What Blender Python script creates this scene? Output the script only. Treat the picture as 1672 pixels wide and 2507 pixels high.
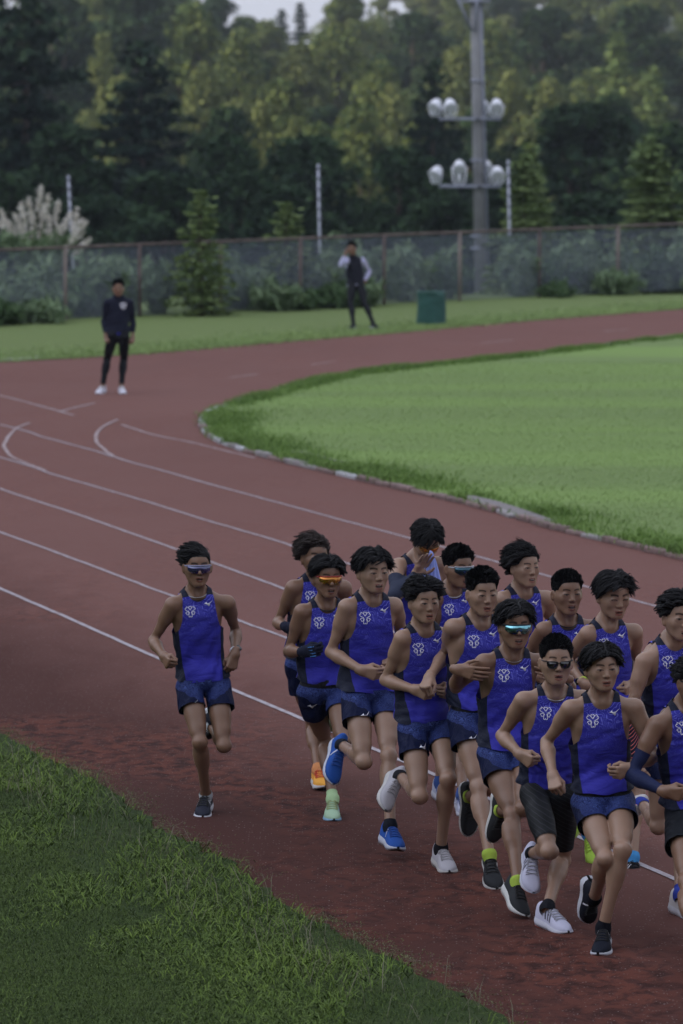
import bpy, math, random
import numpy as np
from mathutils import Vector, Matrix
from mathutils.bvhtree import BVHTree
SC = bpy.context.scene
for o in list(bpy.data.objects): bpy.data.objects.remove(o)
# ------------------------------------------------------------------ camera
F_PX = 11700.0; PW, PH = 1672.0, 2507.0; CAM_H = 4.4; HORIZON = 229.0
PITCH = math.atan((PH/2-HORIZON)/F_PX)
cd = bpy.data.cameras.new("camera"); cam = bpy.data.objects.new("camera", cd); SC.collection.objects.link(cam)
cam.location = (0, 0, CAM_H); cam.rotation_euler = (math.pi/2-PITCH, 0, 0)
cd.sensor_fit = 'VERTICAL'; cd.sensor_height = 36.0; cd.sensor_width = 24.0
cd.lens = F_PX/PH*36.0
cd.clip_start = 0.5; cd.clip_end = 5000
cd.dof.use_dof = True; cd.dof.focus_distance = 26.6; cd.dof.aperture_fstop = 4.6
SC.camera = cam
# ------------------------------------------------------------------ sky, sun, exposure
SUN_EL = math.radians(13.0); SUN_AZ = math.radians(-100.0)      # azimuth from +Y towards +X: the sun stands to the left, slightly behind the camera
w = bpy.data.worlds.new("World"); SC.world = w; w.use_nodes = True
nt = w.node_tree; nt.nodes.clear()
sky = nt.nodes.new('ShaderNodeTexSky'); sky.sky_type = 'NISHITA'; sky.sun_disc = False
sky.sun_elevation = SUN_EL; sky.sun_rotation = SUN_AZ % (2*math.pi)
sky.air_density = 1.2; sky.dust_density = 3.0; sky.ozone_density = 1.0; sky.altitude = 900
bg = nt.nodes.new('ShaderNodeBackground'); bg.inputs[1].default_value = 0.12
ow = nt.nodes.new('ShaderNodeOutputWorld')
hs = nt.nodes.new('ShaderNodeHueSaturation'); hs.inputs['Saturation'].default_value = 0.55
nt.links.new(sky.outputs[0], hs.inputs['Color'])
# high thin cloud over the whole sky
tc = nt.nodes.new('ShaderNodeTexCoord'); cn = nt.nodes.new('ShaderNodeTexNoise'); cn.inputs['Scale'].default_value = 3.0; cn.inputs['Detail'].default_value = 6
nt.links.new(tc.outputs['Generated'], cn.inputs['Vector'])
cr = nt.nodes.new('ShaderNodeValToRGB'); cr.color_ramp.elements[0].position = .3; cr.color_ramp.elements[0].color = (.62, .62, .62, 1); cr.color_ramp.elements[1].position = .7; cr.color_ramp.elements[1].color = (.92, .92, .92, 1)
nt.links.new(cn.outputs[0], cr.inputs[0])
cm_ = nt.nodes.new('ShaderNodeMix'); cm_.data_type = 'RGBA'; cm_.inputs[7].default_value = (6.0, 6.2, 7.0, 1)
# thin cloud is brighter overhead and round the hidden sun
SUNV = (math.sin(SUN_AZ)*math.cos(SUN_EL+.35), math.cos(SUN_AZ)*math.cos(SUN_EL+.35), math.sin(SUN_EL+.35))
dt = nt.nodes.new('ShaderNodeVectorMath'); dt.operation = 'DOT_PRODUCT'; dt.inputs[1].default_value = SUNV; nt.links.new(tc.outputs['Generated'], dt.inputs[0])
mx = nt.nodes.new('ShaderNodeMath'); mx.operation = 'MAXIMUM'; nt.links.new(dt.outputs['Value'], mx.inputs[0]); mx.inputs[1].default_value = 0
pw = nt.nodes.new('ShaderNodeMath'); pw.operation = 'POWER'; nt.links.new(mx.outputs[0], pw.inputs[0]); pw.inputs[1].default_value = 3.0
m1 = nt.nodes.new('ShaderNodeMath'); m1.operation = 'MULTIPLY_ADD'; nt.links.new(pw.outputs[0], m1.inputs[0]); m1.inputs[1].default_value = 1.9; m1.inputs[2].default_value = .82
sz_ = nt.nodes.new('ShaderNodeSeparateXYZ'); nt.links.new(tc.outputs['Generated'], sz_.inputs[0])
m2 = nt.nodes.new('ShaderNodeMath'); m2.operation = 'MULTIPLY_ADD'; nt.links.new(sz_.outputs[2], m2.inputs[0]); m2.inputs[1].default_value = .85; nt.links.new(m1.outputs[0], m2.inputs[2])
h1 = nt.nodes.new('ShaderNodeMath'); h1.operation = 'SUBTRACT'; h1.use_clamp = True; h1.inputs[0].default_value = 1.0; nt.links.new(sz_.outputs[2], h1.inputs[1])
h2 = nt.nodes.new('ShaderNodeMath'); h2.operation = 'POWER'; nt.links.new(h1.outputs[0], h2.inputs[0]); h2.inputs[1].default_value = 8.0
h3 = nt.nodes.new('ShaderNodeMath'); h3.operation = 'MULTIPLY_ADD'; nt.links.new(h2.outputs[0], h3.inputs[0]); h3.inputs[1].default_value = .42; nt.links.new(m2.outputs[0], h3.inputs[2]); m2 = h3
vm = nt.nodes.new('ShaderNodeVectorMath'); vm.operation = 'SCALE'; vm.inputs[0].default_value = (6.4, 6.75, 8.0); nt.links.new(m2.outputs[0], vm.inputs['Scale']); nt.links.new(vm.outputs[0], cm_.inputs[7])
nt.links.new(cr.outputs[0], cm_.inputs[0]); nt.links.new(hs.outputs[0], cm_.inputs[6])
nt.links.new(cm_.outputs[2], bg.inputs[0]); nt.links.new(bg.outputs[0], ow.inputs[0])
sd = bpy.data.lights.new("sun", 'SUN'); sd.energy = 5.0; sd.angle = math.radians(0.6); sd.color = (1.0, 0.86, 0.62)
sun = bpy.data.objects.new("sun", sd); SC.collection.objects.link(sun)
sdir = Vector((math.sin(SUN_AZ)*math.cos(SUN_EL), math.cos(SUN_AZ)*math.cos(SUN_EL), math.sin(SUN_EL)))
sun.rotation_euler = sdir.to_track_quat('Z', 'Y').to_euler(); sun.location = (-30, 0, 30)
SC.view_settings.view_transform = 'Standard'; SC.view_settings.look = 'None'
SC.view_settings.exposure = -0.28; SC.view_settings.gamma = 1.0
SC.render.engine = 'CYCLES'
# ------------------------------------------------------------------ pixel -> world
_cp, _sp = math.cos(PITCH), math.sin(PITCH)
def raydir(px, py):
    a = (px-PW/2)/F_PX; b = (PH/2-py)/F_PX
    return np.array([a, _cp+b*_sp, -_sp+b*_cp])
def at_depth(px, py, D):
    d = raydir(px, py); return np.array([0, 0, CAM_H])+d*(D/d[1])
def at_height(px, py, z=0.0):
    d = raydir(px, py); return np.array([0, 0, CAM_H])+d*((z-CAM_H)/d[2])
def nrm(v):
    v = np.asarray(v, float); return v/(np.linalg.norm(v)+1e-12)
def axes_for(d, up):
    """rows: right, forward(d), up"""
    f = nrm(d); u = nrm(up-f*np.dot(up, f)); r = np.cross(f, u); return np.array([r, f, u])
# ------------------------------------------------------------------ object helpers
def link(o, parent=None):
    SC.collection.objects.link(o)
    if parent is not None: o.parent = parent
    return o
def tag(o, label=None, cat=None, group=None, kind=None):
    if label: o['label'] = label
    if cat: o['category'] = cat
    if group: o['group'] = group
    if kind: o['kind'] = kind
    return o
def empty(name, loc=(0, 0, 0)):
    o = bpy.data.objects.new(name, None); o.empty_display_size = 0.2; o.location = loc; link(o); return o
def np_mesh(name, V, Fc, mats, smooth=True, attrs=None, mat_idx=None):
    """V (n,3); Fc (m,3) or (m,4) int array, or list of such arrays"""
    if not isinstance(Fc, (list, tuple)): Fc = [Fc]
    Fc = [np.asarray(f, np.int32) for f in Fc if len(f)]
    me = bpy.data.meshes.new(name)
    nv = len(V); me.vertices.add(nv); me.vertices.foreach_set('co', np.asarray(V, np.float32).ravel())
    loops = np.concatenate([f.ravel() for f in Fc]); tot = np.concatenate([np.full(len(f), f.shape[1], np.int32) for f in Fc])
    starts = np.concatenate([[0], np.cumsum(tot)[:-1]]).astype(np.int32)
    me.loops.add(len(loops)); me.loops.foreach_set('vertex_index', loops)
    me.polygons.add(len(tot)); me.polygons.foreach_set('loop_start', starts)
    if smooth: me.polygons.foreach_set('use_smooth', np.ones(len(tot), bool))
    if mat_idx is not None: me.polygons.foreach_set('material_index', np.asarray(mat_idx, np.int32))
    if not isinstance(mats, (list, tuple)): mats = [mats]
    for m in mats: me.materials.append(m)
    me.update(calc_edges=True)
    for k, a in (attrs or {}).items():
        a = np.asarray(a, np.float32)
        if a.ndim == 1:
            at = me.attributes.new(k, 'FLOAT', 'POINT'); at.data.foreach_set('value', a)
        elif a.shape[1] == 3:
            at = me.attributes.new(k, 'FLOAT_VECTOR', 'POINT'); at.data.foreach_set('vector', a.ravel())
        else:
            at = me.attributes.new(k, 'FLOAT_COLOR', 'POINT'); at.data.foreach_set('color', a.ravel())
    return me
def add_obj(name, me, parent=None, loc=None):
    o = bpy.data.objects.new(name, me); link(o, parent)
    if loc is not None: o.location = loc
    return o
class MB:
    """collects vertices / faces of simple shapes"""
    def __init__(s): s.V = []; s.Q = []; s.T = []; s.n = 0
    def add(s, V, Q=None, T=None):
        V = np.asarray(V, float); s.V.append(V)
        if Q is not None and len(Q): s.Q.append(np.asarray(Q, int)+s.n)
        if T is not None and len(T): s.T.append(np.asarray(T, int)+s.n)
        s.n += len(V)
    def box(s, c, size, R=None):
        R = np.eye(3) if R is None else np.asarray(R)
        h = np.asarray(size)/2
        V = np.array([[x, y, z] for x in (-1, 1) for y in (-1, 1) for z in (-1, 1)])*h
        s.add(V@R+np.asarray(c), [[0, 1, 3, 2], [4, 6, 7, 5], [0, 4, 5, 1], [2, 3, 7, 6], [0, 2, 6, 4], [1, 5, 7, 3]])
    def tube(s, pts, rad, n=8, closed=False, cap=True):
        pts = np.asarray(pts, float); m = len(pts)
        rad = np.full(m, rad) if np.isscalar(rad) else np.asarray(rad, float)
        tan = np.gradient(pts, axis=0)
        if closed: tan = np.roll(pts, -1, 0)-np.roll(pts, 1, 0)
        tan /= np.linalg.norm(tan, axis=1)[:, None]+1e-12
        up = np.array([0, 0, 1.0]) if abs(tan[0][2]) < 0.9 else np.array([1.0, 0, 0])
        u = nrm(np.cross(tan[0], up)); V = []
        ang = np.linspace(0, 2*np.pi, n, endpoint=False)
        for i in range(m):
            u = nrm(u-tan[i]*np.dot(u, tan[i])); v = np.cross(tan[i], u)
            V.append(pts[i]+rad[i]*(np.cos(ang)[:, None]*u+np.sin(ang)[:, None]*v))
        V = np.concatenate(V); Q = []
        for i in range(m if closed else m-1):
            j = (i+1) % m
            for k in range(n):
                l = (k+1) % n; Q.append([i*n+k, i*n+l, j*n+l, j*n+k])
        T = []
        if cap and not closed:
            V = np.concatenate([V, [pts[0]], [pts[-1]]])
            for k in range(n):
                l = (k+1) % n; T.append([m*n, l, k]); T.append([m*n+1, (m-1)*n+k, (m-1)*n+l])
        s.add(V, Q, T)
    def ellipsoid(s, c, r, R=None, nu=12, nv=8):
        R = np.eye(3) if R is None else np.asarray(R)
        V = []; Q = []
        for j in range(nv+1):
            t = math.pi*j/nv
            for i in range(nu):
                p = 2*math.pi*i/nu; V.append([math.sin(t)*math.cos(p), math.sin(t)*math.sin(p), math.cos(t)])
        V = (np.array(V)*np.asarray(r))@R+np.asarray(c)
        for j in range(nv):
            for i in range(nu):
                k = (i+1) % nu; Q.append([j*nu+i, (j+1)*nu+i, (j+1)*nu+k, j*nu+k])
        s.add(V, Q)
    def grid(s, G):
        G = np.asarray(G, float); a, b = G.shape[:2]
        i = np.arange(a-1)[:, None]*b+np.arange(b-1)[None]
        Q = np.stack([i, i+1, i+b+1, i+b], -1).reshape(-1, 4); s.add(G.reshape(-1, 3), Q)
    def mesh(s, name, mat, smooth=True, attrs=None):
        V = np.concatenate(s.V); F = []
        if s.Q: F.append(np.concatenate(s.Q))
        if s.T: F.append(np.concatenate(s.T))
        return np_mesh(name, V, F, mat, smooth, attrs)
    def obj(s, name, mat, parent=None, smooth=True, attrs=None):
        return add_obj(name, s.mesh(name, mat, smooth, attrs), parent)
# ------------------------------------------------------------------ material helper
class M:
    def __init__(s, name):
        s.m = bpy.data.materials.new(name); s.m.use_nodes = True; s.t = s.m.node_tree; s.b = s.t.nodes['Principled BSDF']
        s.out = s.t.nodes['Material Output']
    def n(s, typ, **kw):
        nd = s.t.nodes.new(typ)
        for k, v in kw.items():
            if k.startswith('i_'):
                key = k[2:]; nd.inputs[int(key) if key.isdigit() else key.replace('_', ' ')].default_value = v
            else: setattr(nd, k, v)
        return nd
    def l(s, a, b): s.t.links.new(a, b)
    def put(s, sock, v):
        if isinstance(v, (int, float)): sock.default_value = v
        elif isinstance(v, (tuple, list)): sock.default_value = (*v, 1.0) if len(v) == 3 and sock.type == 'RGBA' else v
        else: s.l(v, sock)
    def math(s, op, a, b=None, c=None, clamp=False):
        nd = s.n('ShaderNodeMath', operation=op, use_clamp=clamp)
        s.put(nd.inputs[0], a)
        if b is not None: s.put(nd.inputs[1], b)
        if c is not None: s.put(nd.inputs[2], c)
        return nd.outputs[0]
    def mix(s, f, a, b, mode='MIX'):
        nd = s.n('ShaderNodeMix', data_type='RGBA', blend_type=mode); nd.clamp_factor = True
        s.put(nd.inputs[0], f); s.put(nd.inputs[6], a); s.put(nd.inputs[7], b); return nd.outputs[2]
    def noise(s, vec, scale, detail=3, rough=0.5, dist=0.0, out=0):
        nd = s.n('ShaderNodeTexNoise'); nd.inputs['Scale'].default_value = scale; nd.inputs['Detail'].default_value = detail
        nd.inputs['Roughness'].default_value = rough; nd.inputs['Distortion'].default_value = dist
        if vec is not None: s.l(vec, nd.inputs['Vector'])
        return nd.outputs[out]
    def ramp(s, f, stops, interp='LINEAR'):
        nd = s.n('ShaderNodeValToRGB'); cr = nd.color_ramp; cr.interpolation = interp
        while len(cr.elements) < len(stops): cr.elements.new(0.5)
        for e, (p, c) in zip(cr.elements, stops):
            e.position = p; e.color = (*c, 1) if isinstance(c, (tuple, list)) else (c, c, c, 1)
        s.put(nd.inputs[0], f); return nd.outputs[0]
    def pos(s): return s.n('ShaderNodeNewGeometry').outputs['Position']
    def objc(s): return s.n('ShaderNodeTexCoord').outputs['Object']
    def attr(s, name, out='Vector'): return s.n('ShaderNodeAttribute', attribute_name=name).outputs[out]
    def sep(s, v):
        nd = s.n('ShaderNodeSeparateXYZ'); s.l(v, nd.inputs[0]); return nd.outputs
    def mapping(s, v, scale=(1, 1, 1), rot=(0, 0, 0), loc=(0, 0, 0)):
        nd = s.n('ShaderNodeMapping'); s.l(v, nd.inputs[0]); nd.inputs['Scale'].default_value = scale
        nd.inputs['Rotation'].default_value = rot; nd.inputs['Location'].default_value = loc; return nd.outputs[0]
    def bump(s, h, strength=0.3, dist=0.01):
        nd = s.n('ShaderNodeBump'); nd.inputs['Strength'].default_value = strength; nd.inputs['Distance'].default_value = dist
        s.put(nd.inputs['Height'], h); s.l(nd.outputs[0], s.b.inputs['Normal']); return nd
    def set(s, color=None, rough=None, metal=None, spec=None, **kw):
        if color is not None: s.put(s.b.inputs['Base Color'], color)
        if rough is not None: s.put(s.b.inputs['Roughness'], rough)
        if metal is not None: s.put(s.b.inputs['Metallic'], metal)
        if spec is not None: s.put(s.b.inputs['Specular IOR Level'], spec)
        for k, v in kw.items(): s.put(s.b.inputs[k.replace('_', ' ')], v)
        return s
_mc = {}
def plain(name, col, rough=0.6, metal=0.0, var=0.12, spec=0.5, scale=30.0):
    k = (name, tuple(col), rough)
    if k in _mc: return _mc[k]
    m = M(name); v = m.objc(); nz = m.noise(v, scale, 4)
    c0 = tuple(max(0, x*(1-var)) for x in col); c1 = tuple(min(1, x*(1+var)) for x in col)
    m.set(m.ramp(nz, [(0.3, c0), (0.7, c1)]), rough, metal, spec); m.bump(nz, 0.15, 0.003)
    _mc[k] = m.m; return m.m
# ------------------------------------------------------------------ implicit surface engine
def rc(a, b, ra, rb, k=0.02): return ('rc', np.asarray(a, float), np.asarray(b, float), ra, rb, k)
def el(c, R, r, k=0.03): return ('el', np.asarray(c, float), np.asarray(R, float), np.asarray(r, float), k)   # R rows = axes
def sub(p): return ('sub',)+p
def prim_bb(p, inf=0.0):
    if p[0] == 'sub': p = p[1:]
    if p[0] == 'rc':
        r = max(p[3], p[4])+inf; lo = np.minimum(p[1], p[2])-r; hi = np.maximum(p[1], p[2])+r; k = p[5]
    else:
        e = np.sqrt(((p[2]*p[3][:, None])**2).sum(0))+inf; lo = p[1]-e; hi = p[1]+e; k = p[4]
    return lo, hi, k
def field(prims, lo, hi, h, inf=0.0):
    lo = np.asarray(lo); n = np.ceil((np.asarray(hi)-lo)/h).astype(int)+1
    f = np.full(n, 0.2, np.float32)
    ax = [lo[i]+h*np.arange(n[i]) for i in range(3)]
    for p in prims:
        l, u, k = prim_bb(p, inf); m = k*0.6+3*h
        i0 = np.clip(np.floor((l-m-lo)/h).astype(int), 0, n); i1 = np.clip(np.ceil((u+m-lo)/h).astype(int)+1, 0, n)
        if np.any(i1 <= i0): continue
        sl = tuple(slice(i0[i], i1[i]) for i in range(3))
        X = ax[0][sl[0]].astype(np.float32)[:, None, None]; Y = ax[1][sl[1]].astype(np.float32)[None, :, None]; Z = ax[2][sl[2]].astype(np.float32)[None, None, :]
        sb = p[0] == 'sub'; q = p[1:] if sb else p
        if q[0] == 'rc':
            a, b, ra, rb = q[1], q[2], q[3]+inf, q[4]+inf; ba = b-a; L = max(float(ba@ba), 1e-9)
            dx, dy, dz = X-a[0], Y-a[1], Z-a[2]
            t = np.clip((dx*ba[0]+dy*ba[1]+dz*ba[2])/L, 0, 1)
            d = np.sqrt((dx-t*ba[0])**2+(dy-t*ba[1])**2+(dz-t*ba[2])**2)-(ra+(rb-ra)*t)
        else:
            c, R, r = q[1], q[2], q[3]+inf
            dx, dy, dz = X-c[0], Y-c[1], Z-c[2]
            u0 = dx*R[0, 0]+dy*R[0, 1]+dz*R[0, 2]; u1 = dx*R[1, 0]+dy*R[1, 1]+dz*R[1, 2]; u2 = dx*R[2, 0]+dy*R[2, 1]+dz*R[2, 2]
            k0 = np.sqrt((u0/r[0])**2+(u1/r[1])**2+(u2/r[2])**2)+1e-6
            k1 = np.sqrt((u0/r[0]**2)**2+(u1/r[1]**2)**2+(u2/r[2]**2)**2)+1e-6
            d = k0*(k0-1)/k1
        g = f[sl]
        if sb:
            hh = np.maximum(k-np.abs(g+d), 0)/k; f[sl] = np.maximum(g, -d)+hh*hh*k*0.25
        else:
            hh = np.maximum(k-np.abs(g-d), 0)/k; f[sl] = np.minimum(g, d)-hh*hh*k*0.25
    return f, ax
def nets(f, ax):
    """surface nets -> verts, quads"""
    ins = f < 0; nx, ny, nz = f.shape
    s = ins[:-1, :-1, :-1].astype(np.int8)
    cnt = np.zeros((nx-1, ny-1, nz-1), np.int8)
    for dx in (0, 1):
        for dy in (0, 1):
            for dz in (0, 1): cnt += ins[dx:nx-1+dx, dy:ny-1+dy, dz:nz-1+dz]
    act = (cnt > 0) & (cnt < 8); I = np.argwhere(act)
    if len(I) == 0: return np.zeros((0, 3)), np.zeros((0, 4), int)
    acc = np.zeros((len(I), 3)); w = np.zeros(len(I))
    cs = [(dx, dy, dz) for dx in (0, 1) for dy in (0, 1) for dz in (0, 1)]
    val = {c: f[I[:, 0]+c[0], I[:, 1]+c[1], I[:, 2]+c[2]].astype(float) for c in cs}
    for c in cs:
        for a in range(3):
            if c[a] == 0:
                e = list(c); e[a] = 1; e = tuple(e); v0, v1 = val[c], val[e]
                m = (v0 < 0) != (v1 < 0); t = np.where(m, v0/np.where(m, v0-v1, 1), 0)
                p = np.array(c, float)[None].repeat(len(I), 0); p[:, a] = t
                acc += p*m[:, None]; w += m
    V = (I+acc/w[:, None]); h = ax[0][1]-ax[0][0]
    V = V*h+np.array([ax[0][0], ax[1][0], ax[2][0]])
    idx = np.full(act.shape, -1, np.int32); idx[act] = np.arange(len(I))
    Q = []
    for a in range(3):
        b, c = (a+1) % 3, (a+2) % 3
        lo = [slice(None)]*3; hi = [slice(None)]*3; lo[a] = slice(0, -1); hi[a] = slice(1, None)
        A = ins[tuple(lo)]; B = ins[tuple(hi)]; E = np.argwhere(A != B)
        E = E[(E[:, b] > 0) & (E[:, c] > 0) & (E[:, b] < f.shape[b]-1) & (E[:, c] < f.shape[c]-1)]
        if len(E) == 0: continue
        def at(db, dc):
            J = E.copy(); J[:, b] -= db; J[:, c] -= dc; return idx[J[:, 0], J[:, 1], J[:, 2]]
        q = np.stack([at(1, 1), at(0, 1), at(0, 0), at(1, 0)], 1)
        fl = ~A[E[:, 0], E[:, 1], E[:, 2]]; q[fl] = q[fl][:, ::-1]; Q.append(q)
    Q = np.concatenate(Q); Q = Q[(Q >= 0).all(1)]
    return V, Q
def clip_mesh(V, F, m, A=None):
    """keep where m>0; F quads or tris; A dict of per-vertex attributes"""
    if F.shape[1] == 4: T = np.concatenate([F[:, [0, 1, 2]], F[:, [0, 2, 3]]])
    else: T = F
    A = dict(A or {}); pos = m > 0; c = pos[T].sum(1)
    keep = [T[c == 3]]; newV = []; base = len(V); Vall = [V]; Aall = {k: [a] for k, a in A.items()}
    def cross(i, j):
        t = (m[i]/(m[i]-m[j]))[:, None]
        Vall.append(V[i]*(1-t)+V[j]*t)
        for k, a in A.items():
            tt = t if a.ndim > 1 else t[:, 0]; Aall[k].append(a[i]*(1-tt)+a[j]*tt)
    T1 = T[c == 1]
    if len(T1):
        r = np.argmax(pos[T1], 1); T1 = np.stack([T1[np.arange(len(T1)), (r+k) % 3] for k in range(3)], 1)
        n = len(T1); cross(T1[:, 0], T1[:, 1]); cross(T1[:, 0], T1[:, 2])
        keep.append(np.stack([T1[:, 0], base+np.arange(n), base+n+np.arange(n)], 1)); base += 2*n
    T2 = T[c == 2]
    if len(T2):
        r = np.argmin(pos[T2], 1); T2 = np.stack([T2[np.arange(len(T2)), (r+k) % 3] for k in range(3)], 1)
        n = len(T2); cross(T2[:, 1], T2[:, 0]); cross(T2[:, 2], T2[:, 0])
        a, b = base+np.arange(n), base+n+np.arange(n)
        keep.append(np.stack([a, T2[:, 1], T2[:, 2]], 1)); keep.append(np.stack([a, T2[:, 2], b], 1)); base += 2*n
    T = np.concatenate(keep); V = np.concatenate(Vall); A = {k: np.concatenate(a) for k, a in Aall.items()}
    used, inv = np.unique(T, return_inverse=True); T = inv.reshape(-1, 3)
    V = V[used]; A = {k: a[used] for k, a in A.items()}
    # weld the duplicated crossing points
    key = np.round(V*20000).astype(np.int64); _, fi, iv = np.unique(key, axis=0, return_index=True, return_inverse=True)
    iv = iv.ravel(); T = iv[T]; V = V[fi]; A = {k: a[fi] for k, a in A.items()}
    T = T[(T[:, 0] != T[:, 1]) & (T[:, 1] != T[:, 2]) & (T[:, 0] != T[:, 2])]
    return V, T, A
def sine_noise(P, scale, seed, warp=0.6):
    r = np.random.RandomState(seed); out = 0
    Q = P+warp/scale*np.stack([np.sin(P@(r.normal(size=3)*scale*0.6)+r.rand()*6) for _ in range(3)], -1)
    for i in range(5):
        out = out+np.sin(Q@(r.normal(size=3)*scale*(0.7+0.4*i))+r.rand()*6.28)/(1+0.4*i)
    return out/2.6

def field_groups(groups, lo, hi, h, k=.010):
    F = None
    for g_ in groups:
        f, ax = field(g_, lo, hi, h)
        if F is None: F = f
        else:
            hh = np.maximum(k-np.abs(F-f), 0)/k; F = np.minimum(F, f)-hh*hh*k*0.25
    return F, ax
ONLY = None; FASTENV = 0; HAZE = 0.0002
# ------------------------------------------------------------------ ground
def gpt(px, py, z=0.0): p = at_height(px, py, z); return p
def resample(P, step):
    P = np.asarray(P, float); d = np.r_[0, np.cumsum(np.linalg.norm(np.diff(P, axis=0), axis=1))]
    # Catmull-Rom through the points, then even steps
    Q = []
    for i in range(len(P)-1):
        p0 = P[max(i-1, 0)]; p1 = P[i]; p2 = P[i+1]; p3 = P[min(i+2, len(P)-1)]
        for t in np.linspace(0, 1, 12, endpoint=False):
            Q.append(.5*((2*p1)+(-p0+p2)*t+(2*p0-5*p1+4*p2-p3)*t*t+(-p0+3*p1-3*p2+p3)*t**3))
    Q.append(P[-1]); Q = np.array(Q); d = np.r_[0, np.cumsum(np.linalg.norm(np.diff(Q, axis=0), axis=1))]
    s = np.arange(0, d[-1], step); return np.stack([np.interp(s, d, Q[:, k]) for k in range(Q.shape[1])], 1)
def fill_poly(name, P, mat, z, zfun=None, sub_=0):
    from mathutils.geometry import tessellate_polygon
    tri = tessellate_polygon([[Vector((p[0], p[1], 0)) for p in P]])
    V = [(p[0], p[1], z) for p in P]
    me = np_mesh(name, np.array(V), np.array([list(t)[::1] for t in tri]), mat, False)
    # make all faces look up
    if me.polygons[0].normal.z < 0: me.flip_normals()
    return add_obj(name, me)
# --- materials
def cinder_mat():
    m = M('red_cinder'); p = m.pos(); st = m.mapping(p, (1, .35, 1), (0, 0, math.radians(-15)))
    big = m.noise(m.mapping(p, (.22, .10, 1)), 1.0, 4, .6); med = m.noise(st, 2.2, 5, .62, .4); fine = m.noise(p, 160, 3, .7); gr = m.noise(p, 55, 2, .6)
    c = m.ramp(big, [(.35, (.058, .023, .018)), (.65, (.080, .033, .026))])
    c = m.mix(m.ramp(med, [(.45, 0.), (.62, .55)]), c, (.058, .020, .015))
    # loose scuffed soil: broken patches along the running line
    pt = m.noise(m.mapping(p, (.55, .28, 1), (0, 0, math.radians(-17))), 1.0, 3, .5, .3); sc = m.noise(m.mapping(p, (9.0, 5.5, 1)), 1.0, 5, .62, .6)
    patch = m.math('MULTIPLY', m.ramp(pt, [(.47, 0.), (.6, 1.)]), m.ramp(sc, [(.46, 0.), (.56, 1.)]))
    c = m.mix(m.math('MULTIPLY', patch, .9), c, (.128, .042, .028))
    dk = m.math('MULTIPLY', m.ramp(pt, [(.45, 0.), (.58, 1.)]), m.ramp(sc, [(.38, 1.), (.44, 0.)]))
    c = m.mix(m.math('MULTIPLY', dk, .55), c, (.012, .006, .005))
    c = m.mix(m.math('MULTIPLY', m.ramp(fine, [(.3, 1.), (.6, 0.)]), .45), c, (.028, .014, .013))
    # worn paler inner lanes; the near-dark, far-bright fall of light is painted in too
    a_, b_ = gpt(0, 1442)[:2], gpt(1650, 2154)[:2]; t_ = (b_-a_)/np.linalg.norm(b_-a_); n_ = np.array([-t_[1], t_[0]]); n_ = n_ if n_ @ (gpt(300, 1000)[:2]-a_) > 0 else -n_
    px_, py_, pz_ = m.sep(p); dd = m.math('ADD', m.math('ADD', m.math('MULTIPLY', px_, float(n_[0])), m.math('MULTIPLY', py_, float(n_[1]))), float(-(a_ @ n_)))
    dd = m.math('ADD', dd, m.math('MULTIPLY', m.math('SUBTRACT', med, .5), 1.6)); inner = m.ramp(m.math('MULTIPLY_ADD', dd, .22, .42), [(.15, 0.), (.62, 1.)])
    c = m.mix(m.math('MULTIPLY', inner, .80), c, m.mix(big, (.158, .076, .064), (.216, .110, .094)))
    vo = m.n('ShaderNodeTexVoronoi', feature='F1'); vo.inputs['Scale'].default_value = 60; m.l(p, vo.inputs['Vector'])
    sx = m.sep(vo.outputs['Color']); speck = m.math('MULTIPLY', m.math('LESS_THAN', vo.outputs['Distance'], .26), m.math('GREATER_THAN', sx[0], .88))
    c = m.mix(speck, c, (.22, .18, .18))
    m.set(c, m.math('MULTIPLY_ADD', med, -.2, .9), 0, .03); m.b.inputs['Sheen Weight'].default_value = .05; m.b.inputs['Sheen Roughness'].default_value = .35; m.b.inputs['Sheen Tint'].default_value = (1.0, .56, .54, 1)
    h = m.math('ADD', m.math('ADD', m.math('MULTIPLY', gr, .25), m.math('MULTIPLY', fine, .12)), m.math('MULTIPLY', m.math('SUBTRACT', patch, dk), .9))
    h = m.math('ADD', h, m.math('MULTIPLY', speck, .4)); m.bump(h, .45, .012); return m.m
def lawn_mat(name, a, b, dry, sc=1.0, stripes=0.0):
    m = M(name); p = m.pos(); n1 = m.noise(m.mapping(p, (.16*sc, .045*sc, 1)), 1.0, 4, .6); n2 = m.noise(p, 3.5*sc, 4, .6); n3 = m.noise(p, 55*sc, 3, .7)
    c = m.mix(n1, a, b); c = m.mix(m.ramp(n2, [(.42, 0.), (.75, .6)]), c, dry); c = m.mix(m.math('MULTIPLY', n3, .6), c, tuple(x*.45 for x in a))
    if stripes:
        n4 = m.noise(m.mapping(p, (.05, .30, 1)), 1.0, 2, .5); c = m.mix(m.ramp(n4, [(.45, 0.), (.6, stripes)]), c, b)
    m.set(c, .95, 0, .1); m.bump(m.math('ADD', n3, n2), .6, .02); return m.m
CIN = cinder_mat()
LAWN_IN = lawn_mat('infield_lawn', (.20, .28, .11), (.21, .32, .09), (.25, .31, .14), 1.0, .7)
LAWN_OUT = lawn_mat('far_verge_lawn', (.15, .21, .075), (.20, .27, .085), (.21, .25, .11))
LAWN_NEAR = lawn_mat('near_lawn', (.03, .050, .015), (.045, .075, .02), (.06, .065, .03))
SOIL = plain('meadow_soil', (.05, .07, .035), .9, var=.4, scale=.5)
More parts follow.
